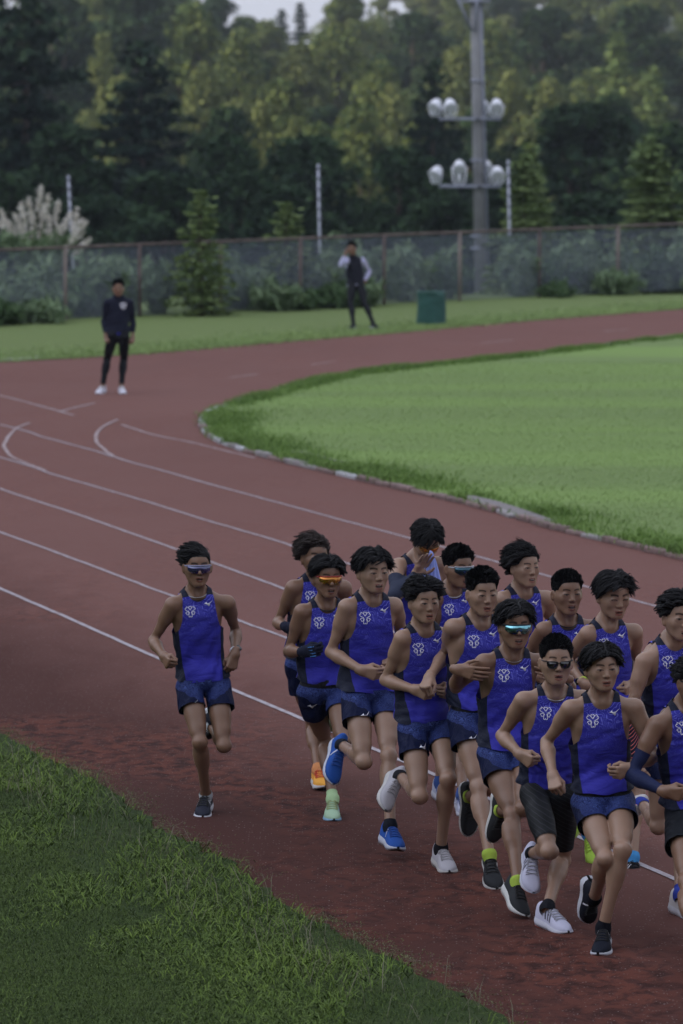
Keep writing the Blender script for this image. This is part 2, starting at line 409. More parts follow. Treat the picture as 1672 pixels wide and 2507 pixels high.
# one great ground sheet to the horizon, with a dip behind the fence and a wooded hillside beyond
def hill_z(x, y):
    base = np.interp(y, [0, 104, 118, 150, 215, 300, 380, 470, 560, 700, 900, 1500], [-.02, -.02, -.6, -3.5, -6.5, -5.0, -.5, 5.0, 10.5, 13, 13, 10])
    k = np.clip((y-250)/200, 0, 1)
    base = base-3.2*np.exp(-((x+7)/7.5)**2)*np.clip((y-430)/80, 0, 1)
    return base+k*(1.8*np.sin(x*.035+1.0)+1.4*np.sin(x*.083+y*.01)+.02*x)
xs = np.r_[np.linspace(-700, -60, 14), np.linspace(-52, 60, 29), np.linspace(80, 700, 14)]; ys = np.r_[np.linspace(-120, 100, 23), np.linspace(104, 600, 63), np.linspace(640, 1600, 14)]
Xg, Yg = np.meshgrid(xs, ys, indexing='ij'); Zg = hill_z(Xg, Yg)
mb = MB(); mb.grid(np.stack([Xg, Yg, Zg], -1)); o = mb.obj('ground', SOIL); tag(o, kind='structure')
# track: a wide sheet, the lawns lie on it
far_edge = [(-900, 925), (-300, 903), (0, 887), (213, 876), (427, 861), (640, 842), (960, 816), (1280, 787), (1672, 757), (2100, 727), (2900, 690)]
FE = resample([gpt(*p)[:2] for p in far_edge], .5)
trk = [(-26, -6)]+[tuple(p) for p in FE]+[(FE[-1][0]+5, 60), (40, -6)]
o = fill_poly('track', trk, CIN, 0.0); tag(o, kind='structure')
verge = [tuple(p) for p in FE]+[(70, 108), (-45, 102)]
o = fill_poly('far_verge', [(-45, FE[0][1])]+verge, LAWN_OUT, .012); tag(o, kind='structure')
# pale concrete channel at the far left edge of the track
CE = resample([gpt(*p)[:2] for p in [(-400, 900), (-150, 892), (0, 884), (90, 879), (150, 877)]], .5)
mb = MB(); mb.grid([[(x, y, .014), (x+.02, y+.55, .016)] for x, y in CE]); o = mb.obj('concrete_edge', plain('pale_concrete', (.34, .33, .31), .85, var=.2, scale=4)); tag(o, kind='structure')
KERB = [(2100, 1478), (1850, 1418), (1672, 1370), (1386, 1303), (1151, 1237), (917, 1184), (736, 1141), (629, 1114), (560, 1093), (515, 1070), (496, 1045), (508, 1016), (565, 992), (682, 960), (810, 928), (981, 905), (1280, 874), (1672, 826), (2100, 790), (2700, 752)]
KE = resample([gpt(*p)[:2] for p in KERB], .25)
inf = [tuple(p) for p in KE]+[(45, 85), (40, 30)]
o = fill_poly('infield', inf, LAWN_IN, .035); tag(o, kind='structure')
NEAR = [(-500, 1700), (-150, 1750), (0, 1800), (107, 1858), (223, 1910), (344, 1995), (393, 2035), (531, 2095), (603, 2145), (696, 2225), (740, 2240), (834, 2290), (930, 2338), (1025, 2383), (1121, 2440), (1251, 2506), (1500, 2640), (1900, 2900)]
NE = resample([gpt(*p)[:2] for p in NEAR], .12)
rr = np.random.RandomState(5)
NEj = NE+np.stack([rr.normal(0, .02, len(NE)), rr.normal(0, .05, len(NE))], 1)
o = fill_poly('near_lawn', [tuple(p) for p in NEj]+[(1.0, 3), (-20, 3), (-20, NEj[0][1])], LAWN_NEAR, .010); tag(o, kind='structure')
# ------------------------------------------------------------------ lane lines: white tape laid slightly unevenly
LINE = M('lane_line_paint'); p_ = LINE.pos(); nl = LINE.noise(p_, 9, 5, .7)
LINE.set(LINE.mix(LINE.ramp(nl, [(.3, .75), (.55, 0.)]), (.38, .35, .38), (.20, .11, .10)), .7); LINE = LINE.m
LINED = M('worn_lane_line_paint'); nl = LINED.noise(LINED.pos(), 5, 5, .75)
LINED.set(LINED.mix(LINED.ramp(nl, [(.38, .95), (.62, .1)]), (.42, .37, .38), (.20, .10, .09)), .7); LINED = LINED.m
def line(pts, w=.05, mat=None, seed=0, z=.005):
    P = resample([gpt(*p)[:2] for p in pts], .15); r = np.random.RandomState(seed)
    wob = np.convolve(r.normal(0, .018, len(P)+14), np.ones(15)/15, 'same')[7:7+len(P)]*1.6
    t = np.gradient(P, axis=0); t /= np.linalg.norm(t, axis=1)[:, None]; nr = np.stack([-t[:, 1], t[:, 0]], 1); P = P+nr*wob[:, None]
    mb = MB(); mb.grid([[(*(p-n*w/2), z), (*(p+n*w/2), z)] for p, n in zip(P, nr)]); o = mb.obj('lane_line', mat or LINE, None, False); tag(o, kind='structure')
line([(-500, 1235), (0, 1442), (382, 1610), (760, 1770), (928, 1841), (1196, 1956), (1424, 2055), (1650, 2154), (1900, 2262)], .045, seed=1)
line([(-500, 1120), (0, 1303), (426, 1461), (701, 1563), (1085, 1716), (1500, 1893), (1900, 2060)], .036, seed=2)
line([(-500, 1040), (0, 1197), (352, 1317), (640, 1422), (704, 1446), (1150, 1620), (1600, 1790), (1900, 1900)], .036, seed=3)
line([(-500, 992), (0, 1120), (133, 1163), (320, 1217), (480, 1266), (650, 1317), (854, 1381), (1200, 1484), (1562, 1597), (1900, 1700)], .036, seed=4)
line([(-500, 925), (0, 1040), (107, 1071), (235, 1105), (330, 1134), (470, 1174), (787, 1260), (998, 1317), (1220, 1377), (1532, 1464), (1672, 1502), (1900, 1570)], .036, seed=5)
line([(296, 1040), (370, 1064), (470, 1084), (560, 1106), (625, 1122)], .05, LINED, 6, .0055)
line([(-300, 905), (0, 969), (90, 992), (182, 1018)], .05, LINED, 7)
line([(144, 1009), (190, 997), (232, 987)], .05, LINED, 8, .006)
line([(288, 1028), (245, 1049), (235, 1078), (251, 1099), (285, 1120)], .045, LINED, 9, .009)
line([(72, 1036), (37, 1052), (11, 1083), (13, 1100), (37, 1124), (112, 1154)], .045, LINED, 10, .009)
for i, (x0, y0, x1, y1) in enumerate([(760, 893, 830, 884), (1180, 840, 1260, 832), (560, 925, 640, 915), (1480, 812, 1540, 806)]): line([(x0, y0), ((x0+x1)/2, (y0+y1)/2), (x1, y1)], .05, LINED, 20+i)
# ------------------------------------------------------------------ kerb stones round the infield
kcol = [plain('brick_kerb', (.20, .135, .125), .85, var=.3, scale=12), plain('grey_kerb', (.27, .25, .25), .85, var=.25, scale=12), plain('white_kerb', (.44, .44, .47), .8, var=.15, scale=12), plain('dull_brick_kerb', (.18, .125, .115), .9, var=.3, scale=12)]
KS = resample([gpt(*p)[:2] for p in KERB], .02); d_ = np.r_[0, np.cumsum(np.linalg.norm(np.diff(KS, axis=0), axis=1))]
s_ = 0; r = np.random.RandomState(3); runmat = 0; proto = None; nk_ = 0
kroot = empty('kerb', (KS[0][0], KS[0][1], 0)); tag(kroot, 'low kerb of weathered red bricks and painted stones edging the infield grass', 'kerb'); ko = np.array(kroot.location)
stones = [[], [], [], []]
while s_ < d_[-1]-.6:
    L = r.uniform(.35, .75); i0, i1 = np.searchsorted(d_, s_), np.searchsorted(d_, s_+L); a, b = KS[i0], KS[min(i1, len(KS)-1)]; c = (a+b)/2
    t = nrm(np.r_[b-a, 0]); n = np.array([-t[1], t[0], 0]); px = (c[0]/c[1]*F_PX)+836; near_tip = (px < 760) and (c[1] < 85)
    mi = r.choice([0, 1, 2, 3], p=[.12, .3, .5, .08] if near_tip else ([.45, .18, .08, .29] if c[1] < 62 else [.2, .45, .25, .1])); h = r.uniform(.035, .062); w_ = r.uniform(.08, .11)
    R = np.array([nrm(t+n*r.normal(0, .03)), n, [0, 0, 1]]); stones[mi].append(((c[0], c[1], h/2-.002+.0), (L-.02, w_, h+.01), R)); s_ += L+r.choice([.01, .02, .15], p=[.6, .3, .1])
for mi in range(4):
    for k, (c, sz, R) in enumerate(stones[mi]):
        if abs((c[0]/c[1])*F_PX) > 1000: continue
        mb = MB(); mb.box(np.array(c)-ko, sz, R); o = mb.obj('kerb_stone', kcol[mi], kroot, False); md = o.modifiers.new('b', 'BEVEL'); md.width = .014; md.segments = 2
# bare pale gravel strips inside the kerb
grav = plain('pale_gravel', (.20, .18, .18), .95, var=.4, scale=40)
GRAV = []
def in_gravel(Q):
    res = np.zeros(len(Q), bool)
    for P_ in GRAV:
        c_ = np.zeros(len(Q), bool); n_ = len(P_)
        for i in range(n_):
            x0, y0 = P_[i]; x1, y1 = P_[(i+1) % n_]; t = ((y0 > Q[:, 1]) != (y1 > Q[:, 1])) & (Q[:, 0] < (x1-x0)*(Q[:, 1]-y0)/(y1-y0+1e-12)+x0); c_ ^= t
        res |= c_
    return res
for P_ in ([(640, 1108), (700, 1112), (780, 1128), (880, 1152), (980, 1176), (960, 1170), (850, 1140), (740, 1112)], [(1130, 1222), (1160, 1222), (1220, 1236), (1300, 1262), (1360, 1284), (1330, 1286), (1240, 1262), (1150, 1236)]):
    GRAV.append([tuple(gpt(*p)[:2]) for p in P_]); o = fill_poly('gravel_patch', GRAV[-1], grav, .040); tag(o, kind='structure')
# ------------------------------------------------------------------ grass blades (stuff)
def blade_mat(name, a, b, tip, rough=.5):
    m = M(name); v = m.attr('var', 'Fac'); t = m.attr('tipf', 'Fac'); c = m.mix(v, a, b); c = m.mix(m.math('MULTIPLY', t, .35), c, tip)
    m.set(c, rough+.2, 0, .12); m.b.inputs['Transmission Weight'].default_value = 0; return m.m
def blades(name, X, Y, z0, H, Wd, lean, mat, seed, group=None, label=None, broad=1.0):
    r = np.random.RandomState(seed); n = len(X); a = r.rand(n)*2*np.pi; la = r.rand(n)*2*np.pi; ln = lean*(.3+r.rand(n)); H = H*(.55+.75*r.rand(n)); Wd = Wd*(.6+.8*r.rand(n))
    dx, dy = np.cos(a), np.sin(a); lx, ly = np.cos(la)*ln, np.sin(la)*ln; V = np.zeros((n, 5, 3)); base = np.stack([X, Y, np.full(n, z0)], 1); V[:, 0] = base-np.stack([dx*Wd/2, dy*Wd/2, 0*dx], 1); V[:, 1] = base+np.stack([dx*Wd/2, dy*Wd/2, 0*dx], 1)
    mid = base+np.stack([lx*H*.35, ly*H*.35, H*.6], 1); V[:, 2] = mid+np.stack([dx*Wd*.42, dy*Wd*.42, 0*dx], 1); V[:, 3] = mid-np.stack([dx*Wd*.42, dy*Wd*.42, 0*dx], 1); V[:, 4] = base+np.stack([lx*H, ly*H, H*(1-.35*np.clip(ln, 0, 1.5))], 1)
    b = np.arange(n)*5; Q = np.stack([b, b+1, b+2, b+3], 1); T = np.stack([b+3, b+2, b+4], 1); var = np.repeat(np.clip(r.normal(.5, .25, n)+.25*sine_noise(np.stack([X, Y, 0*X], 1), 1.8, seed), 0, 1), 5); tf = np.tile([0, 0, .4, .4, 1.], n)
    me = np_mesh(name, V.reshape(-1, 3), [Q, T], mat, False, {'var': var, 'tipf': tf}); o = add_obj(name, me); tag(o, kind='stuff', label=label, cat=None)
    return o
def in_near(P):
    y = P[:, 1]; xe = np.interp(y, NE[::-1, 1] if NE[0, 1] > NE[-1, 1] else NE[:, 1], NE[::-1, 0] if NE[0, 1] > NE[-1, 1] else NE[:, 0]); return xe-P[:, 0]
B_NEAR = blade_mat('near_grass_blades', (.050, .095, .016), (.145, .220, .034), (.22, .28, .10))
B_DRY2 = blade_mat('dry_creeper_blades', (.09, .11, .045), (.16, .17, .08), (.22, .20, .12))
B_DRY = blade_mat('dry_seed_heads', (.16, .17, .11), (.22, .20, .14), (.34, .29, .24), .7)
B_IN = blade_mat('infield_grass_blades', (.10, .18, .04), (.19, .31, .07), (.25, .36, .11))
B_EDGE = blade_mat('infield_edge_blades', (.085, .16, .035), (.17, .28, .06), (.24, .33, .10))
B_SW = blade_mat('sward_blades', (.21, .30, .11), (.28, .38, .13), (.32, .42, .18))
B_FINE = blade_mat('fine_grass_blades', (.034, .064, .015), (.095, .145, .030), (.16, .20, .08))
r = np.random.RandomState(11)
if not FASTENV:
    N = 640000; Y = 17.5+r.rand(N)**1.3*19; half = Y*(846/F_PX); X = -half-.3+(2*half+.3)*r.rand(N)
    P = np.stack([X, Y], 1); d = in_near(P); thin = np.clip(.55+.45*sine_noise(np.stack([X, Y*.7, 0*X], 1), 1.6, 4), .12, 1); ok = (d > 0) & (r.rand(N) < np.where(d < .9, thin*np.clip(.35+d*1.1, 0, 1), .97)); X, Y, d = X[ok], Y[ok], d[ok]
    tuft = np.clip(sine_noise(np.stack([X, Y*.7, 0*X], 1), 2.6, 9), -1, 1); edge = np.clip(1.6-d, 0, 1.2)
    coarse = (r.rand(len(X)) < .05+.25*np.clip(edge, 0, 1)) & (tuft > -.2)
    fine = ~coarse
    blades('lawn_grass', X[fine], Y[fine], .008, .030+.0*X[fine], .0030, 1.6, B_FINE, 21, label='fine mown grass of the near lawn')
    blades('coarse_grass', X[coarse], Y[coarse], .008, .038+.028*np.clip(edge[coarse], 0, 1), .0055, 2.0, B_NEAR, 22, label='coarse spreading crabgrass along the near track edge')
    sel = (d < .7) & (d > -.2) & (r.rand(len(X)) < .02); blades('seed_heads', X[sel], Y[sel], .01, .15+.05*r.rand(sel.sum()), .0028, .9, B_DRY, 23, label='wispy seed heads leaning over the track edge')
    # sparse creepers spilling onto the track
    N = 30000; i = r.randint(0, len(NE)-1, N); off = np.abs(r.normal(0, .10, N)); X = NE[i, 0]+off*.6+r.normal(0, .05, N); Y = NE[i, 1]+off*1.0+r.normal(0, .15, N); keep = r.rand(N) < np.exp(-off*7)*np.clip(.5+.6*sine_noise(np.stack([X, Y, 0*X], 1), 3, 5), 0, 1); blades('edge_creepers', X[keep], Y[keep], .001, .009, .004, 2.5, B_DRY2, 24, label='sparse creeping grass spilling on to the track')
    # infield edge growth
    N = 120000; KI = KE[(KE[:, 1] > 30) & (KE[:, 1] < 100)]; i = r.randint(1, len(KI)-1, N); t = KI[np.clip(i+1, 0, len(KI)-1)]-KI[i-1]; t /= np.linalg.norm(t, axis=1)[:, None]+1e-9; nr = np.stack([t[:, 1], -t[:, 0]], 1)
    off = .02+np.abs(r.normal(0, .36, N))*np.where(KI[i, 1] > 66, .45, 1.0); P = KI[i]+nr*off[:, None]+r.normal(0, .06, (N, 2)); cl = np.clip(.55+.6*sine_noise(np.c_[P, 0*P[:, 0]], 2.2, 6), .05, 1); keep = (r.rand(N) < cl) & (np.abs(P[:, 0]/P[:, 1]*F_PX) < 900); P = P[keep]; ng = ~in_gravel(P); P = P[ng]; cl = cl[keep][ng]; keep = np.ones(len(P), bool)
    blades('infield_edge_grass', P[:, 0], P[:, 1], .033, .055+.045*cl[keep], .008, 1.1, B_EDGE, 25, label='long tufted grass just inside the infield kerb')
    N = 230000; Y = 38+r.rand(N)**1.3*40; X = -3+r.rand(N)*10; ok = np.abs(X/Y*F_PX) < 860; X, Y = X[ok], Y[ok]
    tip = KE[np.argmin(KE[:, 0])]; low = KE[KE[:, 1] <= tip[1]]; upp = KE[KE[:, 1] > tip[1]]; lo_s = low[np.argsort(low[:, 1])]; up_s = upp[np.argsort(upp[:, 1])]
    xe = np.where(Y < tip[1], np.interp(Y, lo_s[:, 1], lo_s[:, 0]), np.interp(Y, up_s[:, 1], up_s[:, 0])); ok = (X > xe+.1) & ~in_gravel(np.stack([X, Y], 1)); X, Y = X[ok], Y[ok]
    blades('infield_grass', X, Y, .033, .022, .008, 1.2, B_SW, 26, label='short mown grass of the infield')
    # far verge edge
    N = 40000; i = r.randint(0, len(FE)-1, N); X = FE[i, 0]+r.normal(0, .3, N); Y = FE[i, 1]+np.abs(r.normal(0, 1.6, N))+.1; keep = np.abs(X/Y*F_PX) < 900; blades('far_verge_grass', X[keep], Y[keep], .01, .05, .012, 1.0, B_SW, 27, label='grass of the verge beyond the track')
# ------------------------------------------------------------------ chain-link fence
rust = plain('rusty_pipe', (.13, .095, .085), .8, var=.35, scale=5); wire = plain('galvanised_wire', (.30, .34, .42), .6, .4, var=.15, scale=5)
def fence_pt(px):
    t = px/1672.0; yb = 792+(712-792)*t; p = gpt(px, yb); return p
def fence_top(px, p):
    t = px/1672.0; yt = 612+(548-612)*t; return at_depth(px, yt, p[1])[2]
fr = empty('chain_link_fence', fence_pt(800)); tag(fr, 'rusty pipe fence with diamond wire mesh running behind the far verge', 'fence'); fo = np.array(fr.location)
fx = [-1000, -830, -660, -495, -330, -175, -10, 160, 342, 540, 735, 940, 1125, 1320, 1512, 1700, 1880, 2060, 2240, 2420, 2600]
PT = []
for px in fx: b = fence_pt(px); PT.append((b, fence_top(px, b)))
for i, (b, zt) in enumerate(PT):
    mb = MB(); mb.tube([b-fo+[0, 0, -.1], [b[0]-fo[0], b[1]-fo[1], zt-fo[2]+.02]], .036, 8); mb.obj('post', plain('pale_rust_post', (.24, .19, .17), .8) if i in (7, 12, 14) else rust, fr)
mb = MB(); mb.tube([[b[0]-fo[0], b[1]-fo[1], zt-fo[2]] for b, zt in PT], .028, 8); mb.obj('top_rail', rust, fr)
mb = MB(); L0 = PT[0][0]; L1 = PT[-1][0]; LL = np.linalg.norm((L1-L0)[:2]); ux = (L1-L0)[:2]/LL; step = .085
ztop = lambda s: np.interp(s, [np.linalg.norm((b-L0)[:2]) for b, _ in PT], [z for _, z in PT])
for sg in (1, -1):
    for s0 in np.arange(-1.6, LL+1.6, step):
        s1 = s0+sg*1.45
        a, b = s0, s1; za, zb = 0.03, 1.42
        def P3(s, z): return [L0[0]+ux[0]*s-fo[0], L0[1]+ux[1]*s-fo[1]+.0, z-fo[2]]
        tt = [t for t in np.linspace(0, 1, 9) if 0 <= a+(b-a)*t <= LL]
        if len(tt) < 2: continue
        pts = [P3(a+(b-a)*t, min(za+(zb-za)*t, ztop(a+(b-a)*t))) for t in (tt[0], tt[-1])]
        p0, p1 = np.array(pts[0]), np.array(pts[1]); mb.tube([p0, p1], .0036, 3, cap=False)
mb.obj('wire_mesh', wire, fr)
# tall galvanised poles beyond the fence
pole = plain('galvanised_pole', (.42, .44, .52), .5, .3, var=.1, scale=3); insul = plain('dark_clamp', (.10, .11, .14), .6)
for px0, y0, px1, y1, D, lab in [(167, 430, 188, 735, 103, 'tall pale pole leaning left behind the fence beside the pampas grass'), (779, 402, 786, 735, 104, 'tall pale pole behind the fence left of the man on the grass'), (1244, 392, 1252, 735, 112, 'tall pale pole behind the fence just right of the floodlight mast')]:
    b = at_depth(px1, y1, D); b2 = at_depth(px0, y0, D); e = empty('fence_pole', (b[0], b[1], 0)); tag(e, lab, 'pole', 'tall poles behind the fence'); O = np.array(e.location)
    mb = MB(); mb.tube([b-O+[0, 0, -.8], b2-O], .031, 10); mb.obj('shaft', pole, e)
    for k in range(6):
        q = b2+(b-b2)*(.03+.075*k)-O; mb = MB(); mb.box(q+[.02, 0, 0], (.085, .075, .05)); mb.obj('clamp', insul, e)
# ------------------------------------------------------------------ floodlight mast
D = 126.0; b = at_depth(1178, 690, D); ax_ = at_depth(1158, -260, D)
mast = empty('floodlight_mast', (b[0], b[1], b[2]-.5)); tag(mast, 'concrete floodlight mast with two crossarms of white lamps behind the fence', 'floodlight mast'); O = np.array(mast.location)
conc = plain('mast_concrete', (.29, .29, .30), .8, var=.15, scale=2); steel = plain('mast_steel', (.33, .35, .43), .5, .3, var=.1); lampw = plain('lamp_white', (.80, .82, .88), .4, var=.06)
mb = MB(); mb.tube([np.zeros(3), ax_-O], [.165, .115], 20); mb.obj('shaft', conc, mast)
mb = MB(); off_ = np.array([.165, -.06, 0]); mb.tube([off_+[.04, 0, 0], (ax_-O)+off_*.75], .036, 8); mb.obj('cable_pipe', steel, mast)
mb = MB()
for yy in (200, 395, 580, 610): mb = MB(); q = at_depth(1168, yy, D)-O; mb.tube([q, q+[0, 0, .05]], [.178, .178], 20); mb.obj('steel_band', steel, mast)
def on_mast(py): q0 = at_depth(1178, 690, D); return np.array([q0[0]+(ax_[0]-q0[0])*(690-py)/950.0, D, at_depth(1170, py, D)[2]])
for py, lamps in ((290, [(1066, 0, -35), (1102, -.1, 10), (1182, .1, 35), (1215, -.1, 0)]), (455, [(1068, 0, -40), (1124, .0, 0), (1190, .1, 15), (1217, -.1, 5)])):
    c = on_mast(py); l = at_depth(1075, py+2, D); r_ = at_depth(1226, py, D); mb = MB()
    mb.box((l+r_)/2-O+[0, -.24, 0], (r_[0]-l[0], .05, .07)); mb.box((l+r_)/2-O+[0, .24, 0], (r_[0]-l[0], .05, .07)); mb.box(c-O+[0, 0, -.01], (.10, .53, .05)); arm = mb.obj('crossarm', steel, mast, False)
    for i, (px, dy, rot) in enumerate(lamps):
        up = 12 if py == 290 else (27 if i in (1, 2) else 18); q = at_depth(px, py-32-(up-12 if i in (1, 2) and py != 290 else 0), D)-O+[0, (-.24 if i % 2 else .24), 0]; a = math.radians(rot)
        fw = np.array([math.sin(a), -math.cos(a), -.75]); A3 = axes_for(fw, np.array([0, 0, 1.])); 
        mb = MB(); prof = [(-.19, .04), (-.17, .10), (-.10, .135), (.0, .155), (.08, .16), (.12, .175)]
        mb.tube([q+A3[1]*t for t, _ in prof], [x for _, x in prof], 16); lp = mb.obj('lamp', lampw, mast)
        mb = MB(); mb.ellipsoid(q+A3[1]*.118, (.155, .012, .155), A3, 16, 6); mb.obj('glass', plain('lamp_glass', (.78, .80, .86), .3), lp)
        mb = MB(); z0 = (on_mast(py)-O)[2]+.06
        for sd_ in (-1, 1): mb.tube([q+A3[0]*sd_*.185, np.array([q[0]+A3[0][0]*sd_*.15, q[1], z0+.05]), np.array([q[0]+A3[0][0]*sd_*.06, q[1], z0-.02])], .026, 6)
        mb.tube([q+A3[0]*.0-A3[1]*.1, np.array([q[0], q[1]+.02, z0])], .07, 8); mb.obj('bracket', lampw, lp)
mb = MB()
for sx_ in (-1, 1):
    q0 = at_depth(1150+sx_*8-14, -10, D)-O; q1 = at_depth(1160+sx_*4, 78, D)-O; mb.tube([q0+[sx_*.25, -.25, .3], q1+[0, -.2, 0]], .04, 6)
q = at_depth(1165, 3, D)-O; mb.box(q, (.75, .5, .07)); mb.obj('platform', steel, mast, False)
# ------------------------------------------------------------------ green net bin
bb = gpt(1055, 795); be = empty('net_bin', bb); tag(be, 'green net bin standing on the far verge right of the man', 'bin')
ppm = F_PX/bb[1]; Rb = 36/ppm; Hb = 78/ppm
gm = M('green_net'); vv = gm.objc(); gn = gm.noise(vv, 9, 4, .6); gm.set(gm.mix(gn, (.010, .055, .048), (.025, .12, .10)), .7); gm.bump(gn, .8, .05); gm = gm.m
mb = MB(); rows = []
for z in np.linspace(.0, Hb, 9): rows.append([[Rb*(1+.05*math.sin(3*a+z*5)+.02*math.sin(7*a))*(1.0-.06*z/Hb)*math.cos(a), Rb*(1+.05*math.sin(3*a+z*5))*(1.0-.06*z/Hb)*math.sin(a), z+.03*math.sin(2*a)*z/Hb] for a in np.linspace(0, 2*np.pi, 37)])
mb.grid(rows); mb.grid([[np.array(p)*[.97, .97, 1] for p in rows[-1]], [np.array([p[0]*.1, p[1]*.1, Hb*.6]) for p in rows[-1]]]); mb.obj('net', gm, be)
mb = MB(); mb.tube([[Rb*.96*math.cos(a), Rb*.96*math.sin(a), Hb+.01] for a in np.linspace(0, 2*np.pi, 25)[:-1]], .02, 6, closed=True); mb.obj('rim', plain('dark_green_rim', (.02, .09, .07), .6), be)
# ------------------------------------------------------------------ vegetation
def leaf_mat(name, a, b, c=None):
    m = M(name); v = m.attr('var', 'Fac'); col = m.mix(v, a, b)
    if c: col = m.mix(m.ramp(m.noise(m.objc(), .8, 2), [(.5, 0.), (.65, .8)]), col, c)
    m.set(col, .8, 0, .08); return m.m
LF = {'pine': leaf_mat('pine_needles', (.015, .034, .018), (.042, .075, .030)), 'dark': leaf_mat('dark_conifer_needles', (.009, .023, .016), (.024, .046, .026)),
      'broad': leaf_mat('broad_leaves', (.045, .080, .030), (.19, .225, .065)), 'yellow': leaf_mat('yellow_green_leaves', (.075, .105, .04), (.21, .235, .085)), 'weed': leaf_mat('weed_leaves', (.11, .17, .09), (.22, .29, .16)), 'weedd': leaf_mat('dark_weed_leaves', (.055, .10, .045), (.11, .17, .075)),
      'larch': leaf_mat('larch_needles', (.10, .15, .055), (.19, .25, .09))}
BARK = plain('bark', (.09, .065, .05), .9, var=.3, scale=3)
def leaves(C, S_, seed, flat=.0, elong=1.0):
    """small quads: centres C (n,3), size S_"""
    r = np.random.RandomState(seed); n = len(C); u = r.normal(size=(n, 3)); u[:, 2] *= (1-flat); u /= np.linalg.norm(u, axis=1)[:, None]; v = r.normal(size=(n, 3)); v -= u*(u*v).sum(1)[:, None]; v /= np.linalg.norm(v, axis=1)[:, None]
    s = S_*(.6+.8*r.rand(n))[:, None]; V = np.stack([C-u*s*elong, C+v*s*.5, C+u*s*elong, C-v*s*.5], 1).reshape(-1, 3); Q = np.arange(n*4).reshape(-1, 4); var = np.repeat(np.clip(r.normal(.45, .25, n)+.25*sine_noise(C, 1.3, seed), 0, 1), 4); return V, Q, var
def crown_broad(seed, n=5200, H=9.0, W=6.0, blobs=26, size=.20, top=.35):
    r = np.random.RandomState(seed); C = []; cs = []
    for i in range(blobs):
        h = r.uniform(.22, 1.0)**.85; rad = W/2*(1-(max(0, h-top)/(1-top))**2.0)*np.sqrt(r.rand())*.85; a = r.rand()*6.28; cs.append((rad*math.cos(a), rad*math.sin(a), H*h*.93, W*r.uniform(.10, .19)))
    cs.append((0, 0, H*.94, W*.12)); k = n//len(cs)
    for (x, y, z, q) in cs:
        u = r.normal(size=(k, 3)); u /= np.linalg.norm(u, axis=1)[:, None]; rr_ = q*(.55+.5*r.rand(k)**.5); P = u*rr_[:, None]*[1.15, 1.15, .72]+[x, y, z]; C.append(P)
    return leaves(np.concatenate(C), size, seed), cs
def crown_conifer(seed, n=6000, H=12.0, W=5.0, size=.22, lay=17, droop=.25, base=.08, rag=.35):
    r = np.random.RandomState(seed); C = []; br = []
    for i in range(lay):
        h = base+(1-base)*(i/(lay-1))**.9; L = W/2*(1-h)**.75*(1-.0*h)+.12; nb = int(5+8*(1-h))
        for b in range(nb):
            a = r.rand()*6.28; l = L*r.uniform(1-rag, 1.12); m = max(10, int(n*(l+.2)/(lay*8*W*.33))); t = r.rand(m)**.7; wd = .10*W*(1-t)*(.4+l/W)+.08
            z = H*h-droop*l*t**1.5*(1 if h < .8 else 0)+.35*l*t*(h > .6); P = np.stack([math.cos(a)*l*t, math.sin(a)*l*t, z], 1)+r.normal(size=(m, 3))*wd[:, None]*[1, 1, .55]; C.append(P); br.append(((0, 0, H*h), (math.cos(a)*l*.8, math.sin(a)*l*.8, H*h-droop*l*.6)))
    u = r.rand(60)[:, None]; C.append(np.array([[0, 0, H]])-u*[[0, 0, H*.08]]+r.normal(size=(60, 3))*.05)
    return leaves(np.concatenate(C), size, seed), br
TT = {}
def tmpl(kind, seed):
    k = (kind, seed)
    if k in TT: return TT[k]
    if kind in ('broad', 'yellow', 'pine'):
        (V, Q, var), cs = crown_broad(seed, 6500, 9, {'broad': 6.2, 'yellow': 5.0, 'pine': 6.0}[kind], {'broad': 44, 'yellow': 34, 'pine': 40}[kind], .19, .35 if kind != 'pine' else .5); H = 9
        mb = MB(); mb.tube([[0, 0, -1], [.1, 0, 3], [.05, .1, 6], [0, 0, 8.6]], [.22, .17, .10, .03], 8)
        for (x, y, z, q) in cs[:14]: mb.tube([[0, 0, z*.55], [x*.5, y*.5, z*.72], [x, y, z]], [.08, .05, .02], 5)
    else:
        W = {'dark': 6.0, 'larch': 4.6, 'slim': 3.4}[kind]; (V, Q, var), br = crown_conifer(seed, 3200 if seed == 45 else 8500, 12, W, .20, {'dark': 18, 'larch': 20, 'slim': 16}[kind], .25, .05, {'dark': .35, 'larch': .5, 'slim': .4}[kind]); H = 12
        mb = MB(); mb.tube([[0, 0, -1], [0, 0, 5], [0, 0, 11.8]], [.22, .14, .02], 8)
        for a, b in br[::3]: mb.tube([a, b], [.04, .012], 4)
    mk = {'broad': 'broad', 'yellow': 'yellow', 'pine': 'pine', 'dark': 'dark', 'larch': 'larch', 'slim': 'dark'}[kind]
    TT[k] = (np_mesh('crown', V, Q, LF[mk], False, {'var': var}), mb.mesh('trunk', BARK), H); return TT[k]
def tree(kind, seed, x, y, z, h, wide, rot, label, group, name='tree'):
    cm, tm, H = tmpl(kind, seed); e = empty(name, (x, y, z)); s = h/H; e.scale = (s*wide, s*wide, s); e.rotation_euler = (0, 0, rot); tag(e, label, 'tree', group); add_obj('trunk', tm, e); add_obj('crown', cm, e); return e
